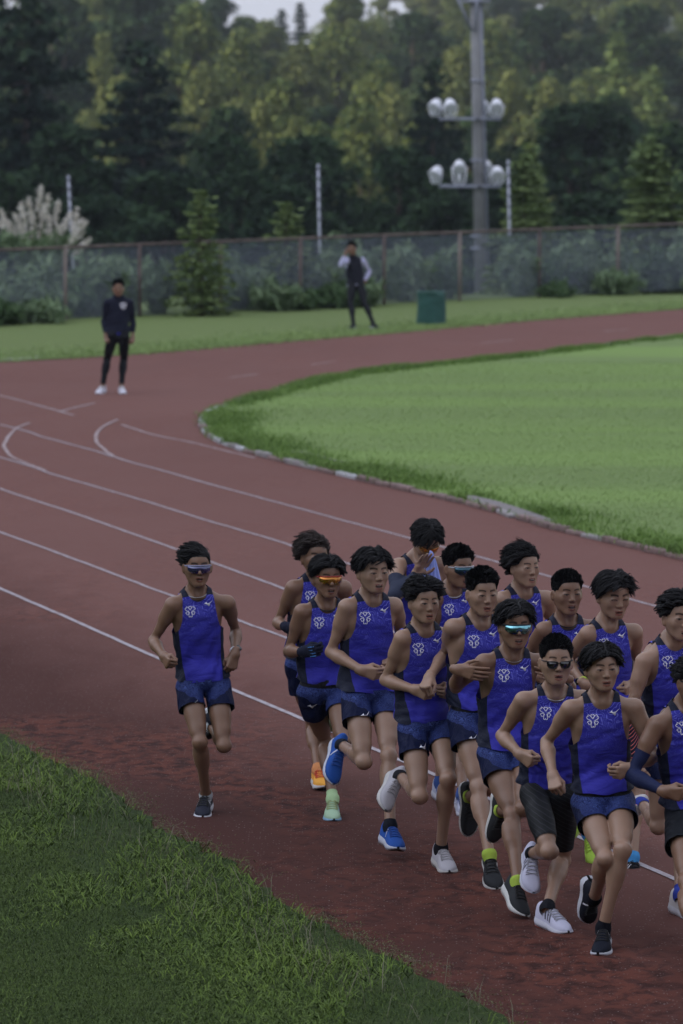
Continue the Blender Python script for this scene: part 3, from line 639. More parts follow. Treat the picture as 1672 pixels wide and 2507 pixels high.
def tree_px(kind, seed, pxc, py_top, D, wpx, label, group, name='tree', zb=None):
    """crown top at a pixel, width in pixels"""
    p = at_depth(pxc, py_top, D); z0 = float(hill_z(np.array(p[0]), np.array(D))) if zb is None else zb; h = p[2]-z0; cm, tm, H = tmpl(kind, seed); W0 = {'broad': 6.2, 'yellow': 5.0, 'pine': 6.0, 'dark': 6.0, 'larch': 4.6, 'slim': 3.4}[kind]
    s = h/H; wide = (wpx/F_PX*D)/(W0*s); return tree(kind, seed, p[0], D, z0, h, wide, (seed*1.7+pxc*.01) % 6.28, label, group, name)
KIND = {'dark': 'dark conifer', 'pine': 'dark green pine', 'broad': 'green broadleaved tree', 'yellow': 'yellow green tree', 'larch': 'soft green larch', 'slim': 'slim dark conifer'}
T_ = [  # near dark belt: kind, seed, x, top y, depth, width
 ('dark', 1, 60, -160, 190, 520, 'great dark conifer filling the upper left corner'), ('dark', 2, 345, 118, 205, 520, 'broad dark conifer with a pointed top left of centre'), ('pine', 3, 160, 300, 175, 420, 'dark round pine behind the pampas grass'),
 ('pine', 4, 760, 330, 185, 430, 'dark pine behind the middle pole'), ('dark', 5, 1060, 165, 215, 330, 'dark conifer just left of the floodlight mast'), ('pine', 6, 1420, 250, 195, 520, 'wide dark pine right of the floodlight mast'), ('pine', 7, 560, 330, 178, 360, 'low dark pine between the first and middle poles'),
 ('pine', 8, 980, 360, 176, 360, 'dark low pine left of the mast foot'), ('pine', 9, 1640, 300, 190, 380, 'dark pine at the right edge'), ('larch', 10, 1300, 360, 165, 200, 'young larch right of the third pole'), ('pine', 11, 1230, 420, 172, 300, 'dark low pine behind the third pole'),
 ('pine', 12, 0, 420, 165, 360, 'low dark pine at the left edge'), ('larch', 13, 1590, 340, 160, 230, 'thin young larch near the right edge'), ('pine', 14, 400, 420, 168, 420, 'dark undergrowth pine below the pointed conifer'), ('pine', 15, 700, 450, 166, 380, 'low dark pine below the middle pole top'), ('pine', 16, 1450, 470, 166, 420, 'low bushy pine behind the fence at the right'), ('pine', 17, 1080, 470, 168, 330, 'low dark pine at the foot of the mast'), ('pine', 18, 200, 480, 164, 380, 'low dark bushy pine behind the leaning pole'), ('dark', 19, -330, 60, 200, 480, 'great dark conifer beyond the left edge of the view'), ('pine', 20, -240, 380, 175, 420, 'low dark pine beyond the left edge of the view'), ('pine', 21, 1880, 240, 195, 480, 'wide dark pine beyond the right edge of the view')]
for i, (k, sd_, px, py, D_, wpx, lab) in enumerate(T_): tree_px(k, sd_ % 4+{'dark': 1, 'pine': 11, 'broad': 21, 'yellow': 31, 'larch': 41, 'slim': 51}[k], px, py, D_, wpx, lab, 'dark trees behind the fence')
rt = np.random.RandomState(77)
M_ = [('yellow', 250, 75, 300, 150), ('yellow', 300, 180, 262, 200), ('broad', 470, 5, 330, 260), ('yellow', 500, 150, 290, 170), ('broad', 590, 70, 340, 200), ('yellow', 640, 245, 255, 150), ('yellow', 730, 100, 330, 190), ('broad', 690, 190, 290, 230), ('broad', 820, 60, 360, 260), ('broad', 930, 150, 310, 220), ('yellow', 960, 200, 280, 140), ('broad', 880, 250, 270, 240),
      ('pine', 1010, 30, 380, 280), ('yellow', 1120, 110, 320, 200), ('yellow', 1250, 165, 290, 150), ('yellow', 1345, 185, 285, 160), ('larch', 1510, 90, 300, 210), ('larch', 1600, 170, 290, 200), ('pine', 1330, 20, 370, 300), ('pine', 1560, 10, 360, 320), ('broad', 1200, 50, 360, 240), ('pine', 130, -40, 330, 330), ('pine', 330, -40, 350, 330), ('broad', 235, -25, 400, 260), ('pine', 430, -30, 420, 240), ('pine', 530, -15, 430, 200), ('broad', 600, 38, 450, 190), ('slim', 690, 28, 450, 90), ('slim', 735, 12, 460, 90), ('broad', 655, 48, 440, 180), ('broad', 850, -20, 430, 240), ('broad', 780, 300, 245, 220), ('pine', 560, 260, 250, 260), ('pine', 1180, 250, 255, 240), ('yellow', 720, 285, 240, 110), ('broad', 1020, 300, 245, 200), ('pine', 1500, 230, 250, 260)]
def where(px):
    for lim, t in ((100, 'at the far left'), (240, 'above the leaning pole'), (400, 'above the dark-jacketed man'), (600, 'above the tip of the infield'), (740, 'left of the middle pole'), (860, 'behind the middle pole'), (960, 'above the vested man'), (1100, 'above the green bin'), (1200, 'behind the mast'), (1320, 'just right of the mast'), (1480, 'well right of the mast')):
        if px < lim: return t
    return 'at the right edge'
for i, (k, px, py, D_, wpx) in enumerate(M_): tree_px(k, i % 4+{'dark': 1, 'pine': 11, 'broad': 21, 'yellow': 31, 'larch': 41, 'slim': 51}[k], px, py, D_, wpx, '%s %s %s' % (KIND[k], 'on the skyline' if py < 40 else 'on the upper slope' if py < 130 else 'mid slope' if py < 230 else 'low down', where(px)), 'trees on the lower hillside')
cnt = 0
for row, (D_, n_) in enumerate([(285, 16), (320, 19), (360, 22), (405, 26), (455, 28), (510, 30), (560, 32)]):
    for j in range(n_):
        px = -420+(j+.5+rt.uniform(-.35, .35))*2500/n_; x = (px-836)/F_PX*D_; y = D_+rt.uniform(-14, 14); z = float(hill_z(np.array(x), np.array(y))); k = rt.choice(['pine', 'broad', 'yellow', 'slim', 'dark', 'larch'], p=[.17, .38, .20, .08, .06, .11])
        hmax = [8.5, 9.5, 9.5, 9.0, 8.5, 8.0, 8.0][row]; h = hmax*rt.uniform(.72, 1.0)*(1.15 if k in ('slim', 'dark') else 1)
        if row >= 3 and 540 < px < 830: h *= .62; k = 'slim' if k in ('broad', 'yellow', 'pine') and rt.rand() < .6 else k
        tree(k, rt.randint(0, 4)+{'dark': 1, 'pine': 11, 'broad': 21, 'yellow': 31, 'larch': 41, 'slim': 51}[k], x, y, z-.8, h, rt.uniform(1.05, 1.5), rt.rand()*6.28, '%s %s %s' % (KIND[k], ['at the hill foot', 'on the lowest slope', 'low on the hill', 'mid hill', 'on the upper hill', 'near the crest', 'on the crest'][row], where(px)), 'forest trees on the hillside')
# weeds, shrubs and saplings along the fence
def bush(x, y, h, w, mat, seed, label, n=1500, size=.045, name='shrub'):
    r = np.random.RandomState(seed); e = empty(name, (x, y, 0)); tag(e, label, 'plant', 'weeds and shrubs along the fence'); C = []
    st = MB()
    for i in range(16):
        a = r.rand()*6.28; l = w/2*r.rand()**.5; hh = h*r.uniform(.55, 1)*(1-.35*(l/(w/2))**2); m = n//16; t = r.rand(m)**.8; P = np.stack([math.cos(a)*l*t, math.sin(a)*l*t, .05+hh*t], 1)+r.normal(size=(m, 3))*[.09*w/2+.03, .09*w/2+.03, .05]; P[:, 2] = np.abs(P[:, 2]); C.append(P); st.tube([[0, 0, 0], [math.cos(a)*l*.5, math.sin(a)*l*.5, hh*.6], [math.cos(a)*l, math.sin(a)*l, hh]], [.012, .008, .003], 4)
    V, Q, var = leaves(np.concatenate(C), size, seed, 0, 1.3 if seed % 2 else 2.4); add_obj('foliage', np_mesh('foliage', V, Q, mat, False, {'var': var}), e); st.obj('stem', BARK, e); return e
desc = ['bushy weed', 'leafy shrub', 'tall feathery weed', 'low spreading shrub', 'ragged wild shrub']
k = 0
for layer in range(3):
    for px in np.arange(-260, 1940, (42, 74, 120)[layer]):
        if layer == 0 and rt.rand() < .55: continue
        if layer and 1135 < px < 1225: continue
        px = px+rt.uniform(-26, 26); b = fence_pt(px); dy = (-.75 if layer == 0 else .9 if layer == 1 else 2.2)+rt.uniform(-.2, .3); tall = {0: .5, 1: 1.2, 2: 1.4}[layer]*rt.uniform(.5, 1.25)
        if 1280 < px < 1500: tall *= 1.15
        x = b[0]*(b[1]+dy)/b[1]; bush(x, b[1]+dy, tall, rt.uniform(.7, 1.3), LF['weed'] if rt.rand() < (.55 if layer == 0 else .8) else LF['weedd'], 300+k, '%s %s the fence %s' % (desc[k % 5], 'before' if layer == 0 else 'behind' if layer == 1 else 'well behind', where(px).replace('above', 'near')), 1300, .06); k += 1
for px, pt_, pb, wpx, lab in [(490, 470, 780, 150, 'feathery young conifer sapling standing before the fence left of centre'), (700, 500, 760, 150, 'small bright conifer sapling behind the fence left of the middle pole')]:
    D_ = fence_pt(px)[1]+(-1.0 if px == 490 else 1.2); p = at_depth(px, pt_, D_); cm, tm, H = tmpl('larch', 45); e = empty('sapling', (p[0], D_, 0)); s = p[2]/H; e.scale = (1.5*wpx/F_PX*D_/4.6,)*2+(s,); tag(e, lab, 'sapling'); add_obj('trunk', tm, e); add_obj('crown', cm, e)
for px, pt_, D_, wpx, lab in [(1285, 385, 118, 190, 'slender young tree with upswept branches right of the floodlight mast'), (1600, 360, 122, 240, 'tall young tree with sparse upright branches near the right edge')]:
    p = at_depth(px, pt_, D_); cm, tm, H = tmpl('slim', 52); e = empty('young_tree', (p[0], D_, -.8)); s = (p[2]+.8)/H; e.scale = (wpx/F_PX*D_/3.4,)*2+(s,); tag(e, lab, 'tree'); add_obj('trunk', tm, e); add_obj('crown', tmpl('larch', 42)[0], e)
# pampas grass at the left
pb = at_depth(95, 740, 101); pe = empty('pampas_grass', (pb[0], 101, 0)); tag(pe, 'clump of pampas grass with cream plumes at the left behind the fence', 'pampas grass'); r = np.random.RandomState(8)
plm = leaf_mat('plume', (.60, .56, .50), (.85, .82, .76)); mb = MB(); PC = []
heads = [(10, 535), (30, 560), (55, 520), (72, 505), (98, 480), (80, 545), (105, 525), (120, 550), (140, 515), (150, 560), (165, 540), (190, 555), (200, 560), (135, 575), (60, 575), (25, 590), (95, 590), (175, 590), (205, 600), (160, 610), (5, 560), (115, 500), (45, 545), (185, 530)]
for i, (px, py) in enumerate(heads):
    t = at_depth(px, py, 101+r.uniform(-.5, .5))-np.array(pe.location); root_ = np.array([r.normal(0, .15), r.normal(0, .15), 0]); mid_ = (t+root_)/2+[r.normal(0, .05), 0, .1]; mb.tube([root_, mid_, t+[0, 0, -.1]], [.012, .009, .004], 4)
    d3 = nrm(t-mid_); m = 110; tt = r.rand(m); P = t+d3*(tt[:, None]-.6)*.52+r.normal(size=(m, 3))*(.026*np.sin(np.clip(tt, .05, 1)*np.pi)+.012)[:, None]
    V, Q, var = leaves(P, .028, 900+i, 0, 2.0); add_obj('plume', np_mesh('plume', V, Q, plm, False, {'var': var}), pe)
mb.obj('stalks', plain('stalk', (.22, .22, .12), .8), pe)
m = 1500; a = r.rand(m)*6.28; t = r.rand(m); P = np.stack([np.cos(a)*t*.75, np.sin(a)*t*.75, 1.35*t**.6+r.normal(0, .08, m)], 1); V, Q, var = leaves(P, .07, 5, 0, 2.6); add_obj('leaves', np_mesh('leaves', V, Q, LF['weed'], False, {'var': var}), pe)
# ------------------------------------------------------------------ the shade: unseen rise added at left to hide low sun from track
xs = np.linspace(-100, -42, 13); ys = np.linspace(-90, 260, 88); Xg, Yg = np.meshgrid(xs, ys, indexing='ij'); top_ = np.interp(Yg, [-90, -60, 125, 150, 225, 260], [0, 26, 26, 20.5, 19.5, 0])
Zg = (top_+1.0*np.sin(Yg*.13)+.8*np.sin(Yg*.31+1)+.5*np.sin(Yg*.9))*np.interp(Xg, [-100, -74, -66, -42], [.5, 1, .97, 0])-.3
mb = MB(); mb.grid(np.stack([Xg, Yg, Zg], -1)); o = mb.obj('shade_rise', plain('shade_rise_ground', (.03, .045, .02), .9, var=.4, scale=.4)); tag(o, kind='structure')
# unseen stand presumed at the camera; bank and cover added to shade the foreground
stc = plain('shade_stand_grey', (.10, .10, .10), .9, var=.2, scale=2)
gs = empty('shade_stand', (0, -8, 0)); tag(gs, 'unseen stand with a flat cover, added to shade the near track', 'shade_stand')
xs = np.linspace(-45, 60, 8); mb = MB(); prof = [(6.0, 0.0), (3.5, 2.0), (.5, 3.0), (-1.5, 4.2), (-1.8, 8.2), (-20, 10.5)]
mb.grid([[(x, y, z) for y, z in prof] for x in xs]); mb.obj('shade_bank', stc, gs)
mb = MB(); mb.box((7.5, 1.0, 8.9), (105, 23, .35)); mb.obj('shade_roof', stc, gs, False)
# ------------------------------------------------------------------ evening air
HZ = M('haze_air'); HZ.t.nodes.remove(HZ.b); pv_ = HZ.n('ShaderNodeVolumePrincipled'); pv_.inputs['Color'].default_value = (.80, .88, 1, 1); pv_.inputs['Density'].default_value = HAZE; pv_.inputs['Anisotropy'].default_value = .3
HZ.l(pv_.outputs[0], HZ.out.inputs['Volume'])
if HAZE > 0:
    mb = MB(); mb.box((0, 745, 10), (1440, 1730, 50)); o = mb.obj('haze', HZ.m, None, False); tag(o, kind='stuff')

def unique_labels():
    by = {}
    for o in bpy.data.objects:
        if o.parent is None and 'label' in o and 'group' in o: by.setdefault((o['group'], o['label']), []).append(o)
    ords = ['first', 'second', 'third', 'fourth', 'fifth', 'sixth', 'seventh', 'eighth']
    for (g, l), L in by.items():
        if len(L) > 1:
            L.sort(key=lambda o: o.location.x/o.location.y)
            for i, o in enumerate(L): o['label'] = l+', %s from left' % ords[min(i, 7)]
unique_labels()
# ------------------------------------------------------------------ materials of clothing, skin, hair
def skin_mat(name, col):
    m = M(name); c = m.attr('tint', 'Color'); v = m.attr('rest')
    n1 = m.noise(v, 9, 4, 0.6); n2 = m.noise(v, 140, 3, 0.6)
    base = m.mix(n1, tuple(x*0.86 for x in col), (min(1, col[0]*1.12), col[1]*1.06, col[2]*1.0))
    base = m.mix(m.math('MULTIPLY', n2, 0.25), base, tuple(x*0.7 for x in col))
    col2 = m.mix(1.0, base, c, 'MULTIPLY')
    m.set(col2, m.math('MULTIPLY_ADD', n1, 0.25, 0.26), 0, 0.42)
    m.b.inputs['Subsurface Weight'].default_value = 0.06; m.b.inputs['Subsurface Radius'].default_value = (0.02, 0.008, 0.004); m.b.inputs['Subsurface Scale'].default_value = 0.5
    m.bump(m.math('ADD', n1, m.math('MULTIPLY', n2, 0.3)), 0.18, 0.004)
    return m.m
SKIN_T = (0.34, 0.195, 0.125)
SKIN = {'tan': skin_mat('skin_tan', (0.24, 0.140, 0.092)), 'mid': skin_mat('skin_mid', (0.345, 0.220, 0.155)), 'fair': skin_mat('skin_fair', (0.47, 0.31, 0.225))}
def singlet_mat():
    m = M('singlet_fabric'); r = m.attr('rest'); x, y, z = m.sep(r)
    blue = (0.036, 0.035, 0.36); deep = (0.018, 0.017, 0.20); line = (0.20, 0.21, 0.78); navy = (0.009, 0.012, 0.030)
    xz = m.mapping(r, (1, 0.6, 1))
    # topographic contour lines on the chest
    nz = m.noise(xz, 7.5, 2.0, 0.45, 0.7)
    fr = m.math('FRACT', m.math('MULTIPLY', nz, 22)); ln = m.math('SMOOTH_MIN', m.math('ABSOLUTE', m.math('SUBTRACT', fr, 0.5)), 0.5, 0.01)
    ln = m.ramp(ln, [(0.0, 1.0), (0.07, 0.8), (0.15, 0.0)])
    lowmask = m.ramp(m.math('ADD', z, 0.5), [(0.20, 0.0), (0.36, 0.45), (0.44, 1.0)])       # z -0.3 .. -0.06
    col = m.mix(m.math('MULTIPLY', m.math('MULTIPLY', ln, lowmask), 0.9), blue, line)
    # diagonal brushed streaks in the middle
    dg = m.mapping(r, (2.5, 2.0, 30), (0, math.radians(-24), 0))
    st = m.ramp(m.noise(dg, 1.0, 3, 0.6, 0.3), [(0.45, 0.0), (0.6, 1.0)])
    mid = m.ramp(m.math('ADD', z, 0.5), [(0.02, 0.0), (0.2, 0.9), (0.36, 0.7), (0.46, 0.0)])
    col = m.mix(m.math('MULTIPLY', m.math('MULTIPLY', st, mid), 0.75), col, deep)
    low = m.ramp(m.math('ADD', z, 0.5), [(0.0, 0.0), (0.1, 0.25), (0.25, 0.0)])
    col = m.mix(low, col, (0.032, 0.024, 0.35))
    # navy yoke and side panels
    yoke = m.math('GREATER_THAN', m.math('ADD', z, m.math('MULTIPLY', m.math('ABSOLUTE', x), 0.08)), 0.008)
    ax = m.math('ABSOLUTE', x)
    inner = m.math('MULTIPLY_ADD', m.math('ADD', z, 0.22), 0.06, 0.134)
    sidep = m.math('MULTIPLY', m.math('GREATER_THAN', ax, inner), m.math('GREATER_THAN', m.math('ADD', y, 0.115), m.math('MULTIPLY', z, -0.03)))
    sidep = m.math('MULTIPLY', sidep, m.math('LESS_THAN', z, -0.17))
    col = m.mix(m.math('MAXIMUM', yoke, sidep), col, navy)
    m.set(col, 0.62, 0, 0.18)
    m.b.inputs['Sheen Weight'].default_value = 0.02; m.b.inputs['Sheen Tint'].default_value = (0.6, 0.6, 1, 1)
    wr = m.noise(m.mapping(r, (9, 9, 16), (0, 0.5, 0)), 1.0, 4, 0.55, 1.2); kn = m.noise(r, 600, 1)
    m.bump(m.math('ADD', wr, m.math('MULTIPLY', kn, 0.06)), 0.55, 0.02)
    return m.m
def shorts_mat():
    m = M('shorts_fabric'); r = m.attr('rest'); x, y, z = m.sep(r)
    navy = (0.006, 0.010, 0.042); a = (0.012, 0.020, 0.095); b = (0.075, 0.115, 0.34)
    nz = m.noise(r, 16, 2.5, 0.5, 1.0); fr = m.math('FRACT', m.math('MULTIPLY', nz, 24))
    ln = m.ramp(m.math('ABSOLUTE', m.math('SUBTRACT', fr, 0.5)), [(0.0, 1.0), (0.14, 0.8), (0.3, 0.0)])
    pt = m.mix(m.math('MULTIPLY', ln, m.ramp(m.noise(r, 9, 2), [(.35, .25), (.65, 1.0)])), a, b)
    ax = m.math('ABSOLUTE', x)
    edge = m.math('ADD', m.math('MULTIPLY', m.math('SUBTRACT', m.noise(r, 14, 2), 0.5), 0.05), m.math('MULTIPLY_ADD', ax, 0.45, -0.075))
    low = m.math('LESS_THAN', z, edge)
    col = m.mix(low, pt, navy)
    band = m.math('GREATER_THAN', z, 0.056); col = m.mix(band, col, (0.006, 0.006, 0.009))
    side = m.math('MULTIPLY', m.math('GREATER_THAN', ax, 0.150), m.math('GREATER_THAN', 0.02, m.math('ABSOLUTE', m.math('ADD', y, 0.06)))); col = m.mix(side, col, (0.007, 0.009, 0.02))
    m.set(col, 0.6, 0, 0.12)
    wr = m.noise(m.mapping(r, (26, 26, 9), (0, 0.25, 0)), 1.0, 4, 0.6, 1.0); m.bump(wr, 0.6, 0.02)
    return m.m
def hair_mat(name, col, hi):
    m = M(name); r = m.attr('rest'); n = m.noise(m.mapping(r, (1, 1, 0.3)), 260, 3, 0.6); n2 = m.noise(r, 22, 2)
    m.set(m.mix(m.math('MULTIPLY', n, n2), col, hi), 0.5, 0, 0.22)
    m.bump(n, 0.35, 0.003); return m.m
def stripe_mat(name, base, col, scale, thr=0.8, rough=0.5, rot=0.5, rr=0.5):
    m = M(name); r = m.attr('rest'); v = m.mapping(r, (1, 1, 1), (0, rot, 0))
    wv = m.n('ShaderNodeTexWave', wave_type='BANDS', bands_direction='Z', wave_profile='SAW'); m.l(v, wv.inputs[0])
    wv.inputs['Scale'].default_value = scale; wv.inputs['Distortion'].default_value = 1.6; wv.inputs['Detail'].default_value = 1; wv.inputs['Detail Scale'].default_value = 1.2
    k = m.math('GREATER_THAN', wv.outputs['Fac'], thr)
    x, y, z = m.sep(r); 
    m.set(m.mix(k, base, col), rough, 0, 0.25); return m.m
def knit(name, col, rough=0.8, scale=300, wr=0.3):
    m = M(name); r = m.attr('rest'); n = m.noise(r, scale, 2); n2 = m.noise(m.mapping(r, (14, 14, 9)), 1.0, 4, 0.6, 1.0)
    c1 = tuple(min(1, x*1.25+0.002) for x in col); m.set(m.mix(n2, col, c1), rough, 0, 0.12)
    m.bump(m.math('ADD', n2, m.math('MULTIPLY', n, 0.1)), wr, 0.02); return m.m
def lens_mat(name, top, bot, metal=0.9, rough=0.06):
    m = M(name); o = m.attr('rest'); x, y, z = m.sep(o); n = m.noise(o, 40, 3, 0.6)
    f = m.math('ADD', m.math('MULTIPLY', z, 18), m.math('MULTIPLY', n, 1.0), clamp=True)
    m.set(m.mix(f, bot, top), rough, metal, 0.8); m.b.inputs['Coat Weight'].default_value = 0.6; m.b.inputs['Coat Roughness'].default_value = 0.03
    return m.m
MT = {}
MT['singlet'] = singlet_mat(); MT['shorts'] = shorts_mat()
MT['hair'] = hair_mat('black_hair', (0.004, 0.004, 0.005), (0.020, 0.019, 0.022))
MT['hairb'] = hair_mat('brown_hair', (0.02, 0.015, 0.013), (0.10, 0.075, 0.062))
MT['print'] = plain('white_print', (0.88, 0.88, 0.97), 0.55, var=0.04)
MT['tights'] = stripe_mat('half_tights_fabric', (0.005, 0.006, 0.008), (0.022, 0.024, 0.030), 14, 0.82, 0.6, 0.45)
MT['coralsleeve'] = stripe_mat('coral_striped_sleeve_fabric', (0.012, 0.013, 0.03), (0.75, 0.2, 0.18), 22, 0.78, 0.6, 0.9)
MT['sleeve'] = knit('navy_sleeve_fabric', (0.014, 0.02, 0.062), 0.6)
MT['greysleeve'] = knit('grey_navy_sleeve_fabric', (0.03, 0.036, 0.06), 0.8)
MT['blackshorts'] = knit('black_shorts_fabric', (0.012, 0.014, 0.018), 0.6)
MT['jacket'] = knit('dark_jacket_fabric', (0.010, 0.012, 0.026), 0.7)
MT['vest'] = knit('black_vest_fabric', (0.012, 0.013, 0.022), 0.6)
MT['pale'] = knit('pale_sleeve_fabric', (0.46, 0.46, 0.66), 0.7)
MT['inner'] = knit('pale_lining_fabric', (0.30, 0.38, 0.80), 0.7)
MT['blackpants'] = knit('black_trouser_fabric', (0.008, 0.009, 0.012), 0.65)
MT['glove'] = knit('glove_fabric', (0.012, 0.014, 0.028), 0.8); MT['gloveblue'] = plain('glove_blue_trim', (0.08, 0.3, 0.75), 0.7)
MT['chain'] = plain('silver_chain', (0.55, 0.55, 0.57), 0.3, 1.0); MT['cord'] = plain('black_cord', (0.012, 0.012, 0.013), 0.5); MT['pearl'] = plain('pale_cord', (0.5, 0.5, 0.5), 0.4)
MT['lens_purple'] = lens_mat('grey_violet_lens', (0.10, 0.12, 0.13), (0.09, 0.06, 0.30), 0.75)
MT['lens_fire'] = lens_mat('orange_lens', (0.55, 0.13, 0.015), (0.42, 0.30, 0.03), 0.8)
MT['lens_teal'] = lens_mat('teal_lens', (0.02, 0.10, 0.14), (0.02, 0.05, 0.08), 0.75)
MT['lens_mirror'] = lens_mat('mirror_lens', (0.30, 0.70, 0.80), (0.02, 0.10, 0.07), 0.9)
MT['lens_black'] = lens_mat('black_lens', (0.006, 0.006, 0.007), (0.004, 0.004, 0.005), 0.0, 0.12)
MT['lens_brown'] = lens_mat('brown_lens', (0.05, 0.04, 0.01), (0.10, 0.07, 0.02), 0.6)
# ------------------------------------------------------------------ people
def extract(prims, lo, hi, h, inf=0.0, disp=None):
    f, ax = field(prims, lo, hi, h, inf)
    if disp is not None: f = disp(f, ax)
    return nets(f, ax)
def bounds(prims, inf=0.0, pad=0.02):
    L = [prim_bb(p, inf) for p in prims if p[0] != 'sub']
    return np.min([l[0] for l in L], 0)-pad, np.max([l[1] for l in L], 0)+pad
class Torso:
    """local frame that follows the spine: x to the person's right, y forward, z up; origin at the neck notch"""
    def __init__(s, C, P, RC, RP, ls):
        s.C, s.P = C, P; s.U = nrm(C-P); s.len = np.linalg.norm(C-P); s.ls = ls
        s.RC = nrm(RC-s.U*np.dot(RC, s.U)); s.RP = nrm(RP-s.U*np.dot(RP, s.U))
        s.FC = np.cross(s.U, s.RC); s.FP = np.cross(s.U, s.RP)
    def fr(s, z):
        t = np.clip(1+z/s.len, 0, 1); R = nrm(s.RP*(1-t)+s.RC*t); return R, np.cross(s.U, R)
    def pt(s, x, y, z):
        z = z*s.ls; x = x*s.ls; y = y*s.ls
        R, F = s.fr(z); return s.C+R*x+F*y+s.U*z
    def ax(s, z): R, F = s.fr(z); return np.array([R, F, s.U])
    def local(s, V):
        q = V-s.C; z = q@s.U; t = np.clip(1+z/s.len, 0, 1)[:, None]
        R = s.RP*(1-t)+s.RC*t; R /= np.linalg.norm(R, axis=1)[:, None]; F = np.cross(s.U[None], R)
        return np.stack([(q*R).sum(1), (q*F).sum(1), z], 1)/s.ls
def head_prims(c, A, g, jaw=1.0, wide=1.0, nose=1.0, mouth=0.0):
    def T(x, y, z): return c+(A.T@np.array([x*wide*g, y*g, z*g]))
    P = []
    P.append(el(T(0, -.014, .036), A, (.069*g*wide, .094*g, .082*g), .025*g))
    P.append(el(T(0, .026, .015), A, (.062*g*wide, .062*g, .078*g), .025*g))
    P.append(el(T(0, .030, -.045), A, (.057*g*wide, .053*g, .062*g), .03*g))
    for s in (-1, 1):
        P.append(rc(T(s*.054, -.004, -.045), T(s*.020, .058, -.093*jaw), .018*g, .018*g, .035*g))
        P.append(rc(T(s*.041, .056, -.022), T(s*.056, .02, -.015), .018*g, .016*g, .035*g))
    P.append(rc(T(-.010, .073, -.098*jaw), T(.010, .073, -.098*jaw), .016*g, .016*g, .022*g))
    P.append(el(T(0, .064, -.062), A, (.032*g, .024*g, .026*g), .022*g))
    for s in (-1, 1):
        P.append(sub(el(T(s*.031, .097, .004), A, (.019*g, .015*g, .010*g), .012*g)))
        P.append(el(T(s*.031, .0755, .002), A, (.018*g, .0115*g, .013*g), .010*g))
        pass
    P.append(rc(T(0, .081, .014), T(0, .098*nose, -.026), .0080*g, .0115*g, .014*g))
    for s in (-1, 1): P.append(rc(T(s*.010, .092*nose, -.031), T(s*.014, .085, -.030), .0075*g, .006*g, .006*g))
    P.append(sub(rc(T(-.006, .094, -.0385), T(.006, .094, -.0385), .0025*g, .0025*g, .004*g)))
    mo = mouth*.010
    P.append(rc(T(-.020, .084, -.062), T(0, .0900, -.0590), .0040*g, .0050*g, .006*g)); P.append(rc(T(.020, .082, -.062), T(0, .0900, -.0590), .0040*g, .0050*g, .006*g))
    P.append(rc(T(-.016, .084, -.0705-mo), T(0, .0885, -.0735-mo), .0042*g, .0060*g, .006*g)); P.append(rc(T(.016, .082, -.0705-mo), T(0, .0885, -.0735-mo), .0042*g, .0060*g, .006*g))
    P.append(sub(rc(T(-.015-.0*mo, .099, -.0655-mo*.5), T(.015, .099, -.0655-mo*.5), (.0028+mo*.45)*g, (.0028+mo*.45)*g, .003*g)))
    for s in (-1, 1):
        P.append(el(T(s*.0825, -.004, -.014), axes_for(A.T@np.array([s*-.45, .89, 0]), A[2]), (.0085*g, .019*g, .031*g), .006*g))
        P.append(sub(el(T(s*.092, .004, -.012), A, (.006*g, .009*g, .016*g), .005*g)))
    return P
def head_tint(V, c, A, g, jaw=1.0, wide=1.0, mouth=0.0, brow=1.0, closed=False):
    L = (V-c)@A.T/g; L[:, 0] /= wide; x, y, z = np.abs(L[:, 0]), L[:, 1], L[:, 2]
    T = np.ones((len(V), 4)); front = y > .05
    def paint(m, col):
        m = np.clip(m, 0, 1)[:, None]*front[:, None]; T[:, :3] = T[:, :3]*(1-m)+np.array(col)*m
    bz = .0275+.004*np.sin(np.clip((x-.012)/.036, 0, 1)*3.0)
    paint(np.clip(1.5-np.abs(z-bz)/(.0044*brow), 0, 1)*((x > .011) & (x < .048)), (.09, .085, .10))
    ez = (z-(.0035+.06*(x-.031)))
    if not closed:
        almond = 1-(((x-.031)/.0150)**2+(ez/.0048)**2); paint(almond*3, (.62, .72, .85))
        iris = 1-(((x-.031)/.0066)**2+(ez/.0066)**2); paint(iris*5*(almond > -.1), (.06, .06, .08))
    lid = 1.25-np.abs((ez-.0040*(1-((x-.031)/.017)**2))/.0023); paint(lid*1.3*(np.abs(x-.031) < .0165), (.05, .045, .06))
    if closed: paint((1.2-np.abs(ez+.002)/.0022)*(np.abs(x-.031) < .016), (.12, .11, .13))
    mo = mouth*.010
    up = 1-((x/.0260)**2+((z+.0600)/.0058)**2); lo = 1-((x/.0235)**2+((z+.0735+mo)/.0072)**2)
    paint(up*3, (.70, .46, .48)); paint(lo*3, (.84, .55, .57))
    gap = 1-((x/.0225)**2+((z+.0658+mo*.5)/(.0024+mo*.62))**2); paint(gap*4, (.12, .06, .07))
    if mouth > .5: 
        te = 1-((x/.013)**2+((z+.0640+mo*.1)/.0026)**2); paint(te*4, (1.7, 2.4, 2.9))
    nos = 1-(((x-.0085)/.005)**2+((z+.0372)/.0032)**2); paint(nos*2*(y > .085), (.32, .25, .25))
    # close cropped growth under the hairline
    return T
def hairline(L):
    """>0 where hair grows (head local coordinates)"""
    x, y, z = np.abs(L[:, 0]), L[:, 1], L[:, 2]
    thr = np.interp(y, [-.11, -.07, -.03, .0, .015, .035, .055, .08, .11], [-.055, -.05, -.022, .010, .016, .030, .062, .072, .074])
    thr = thr-np.clip(x-.045, 0, 1)*np.where(y > .03, .55, 0)
    return z-thr
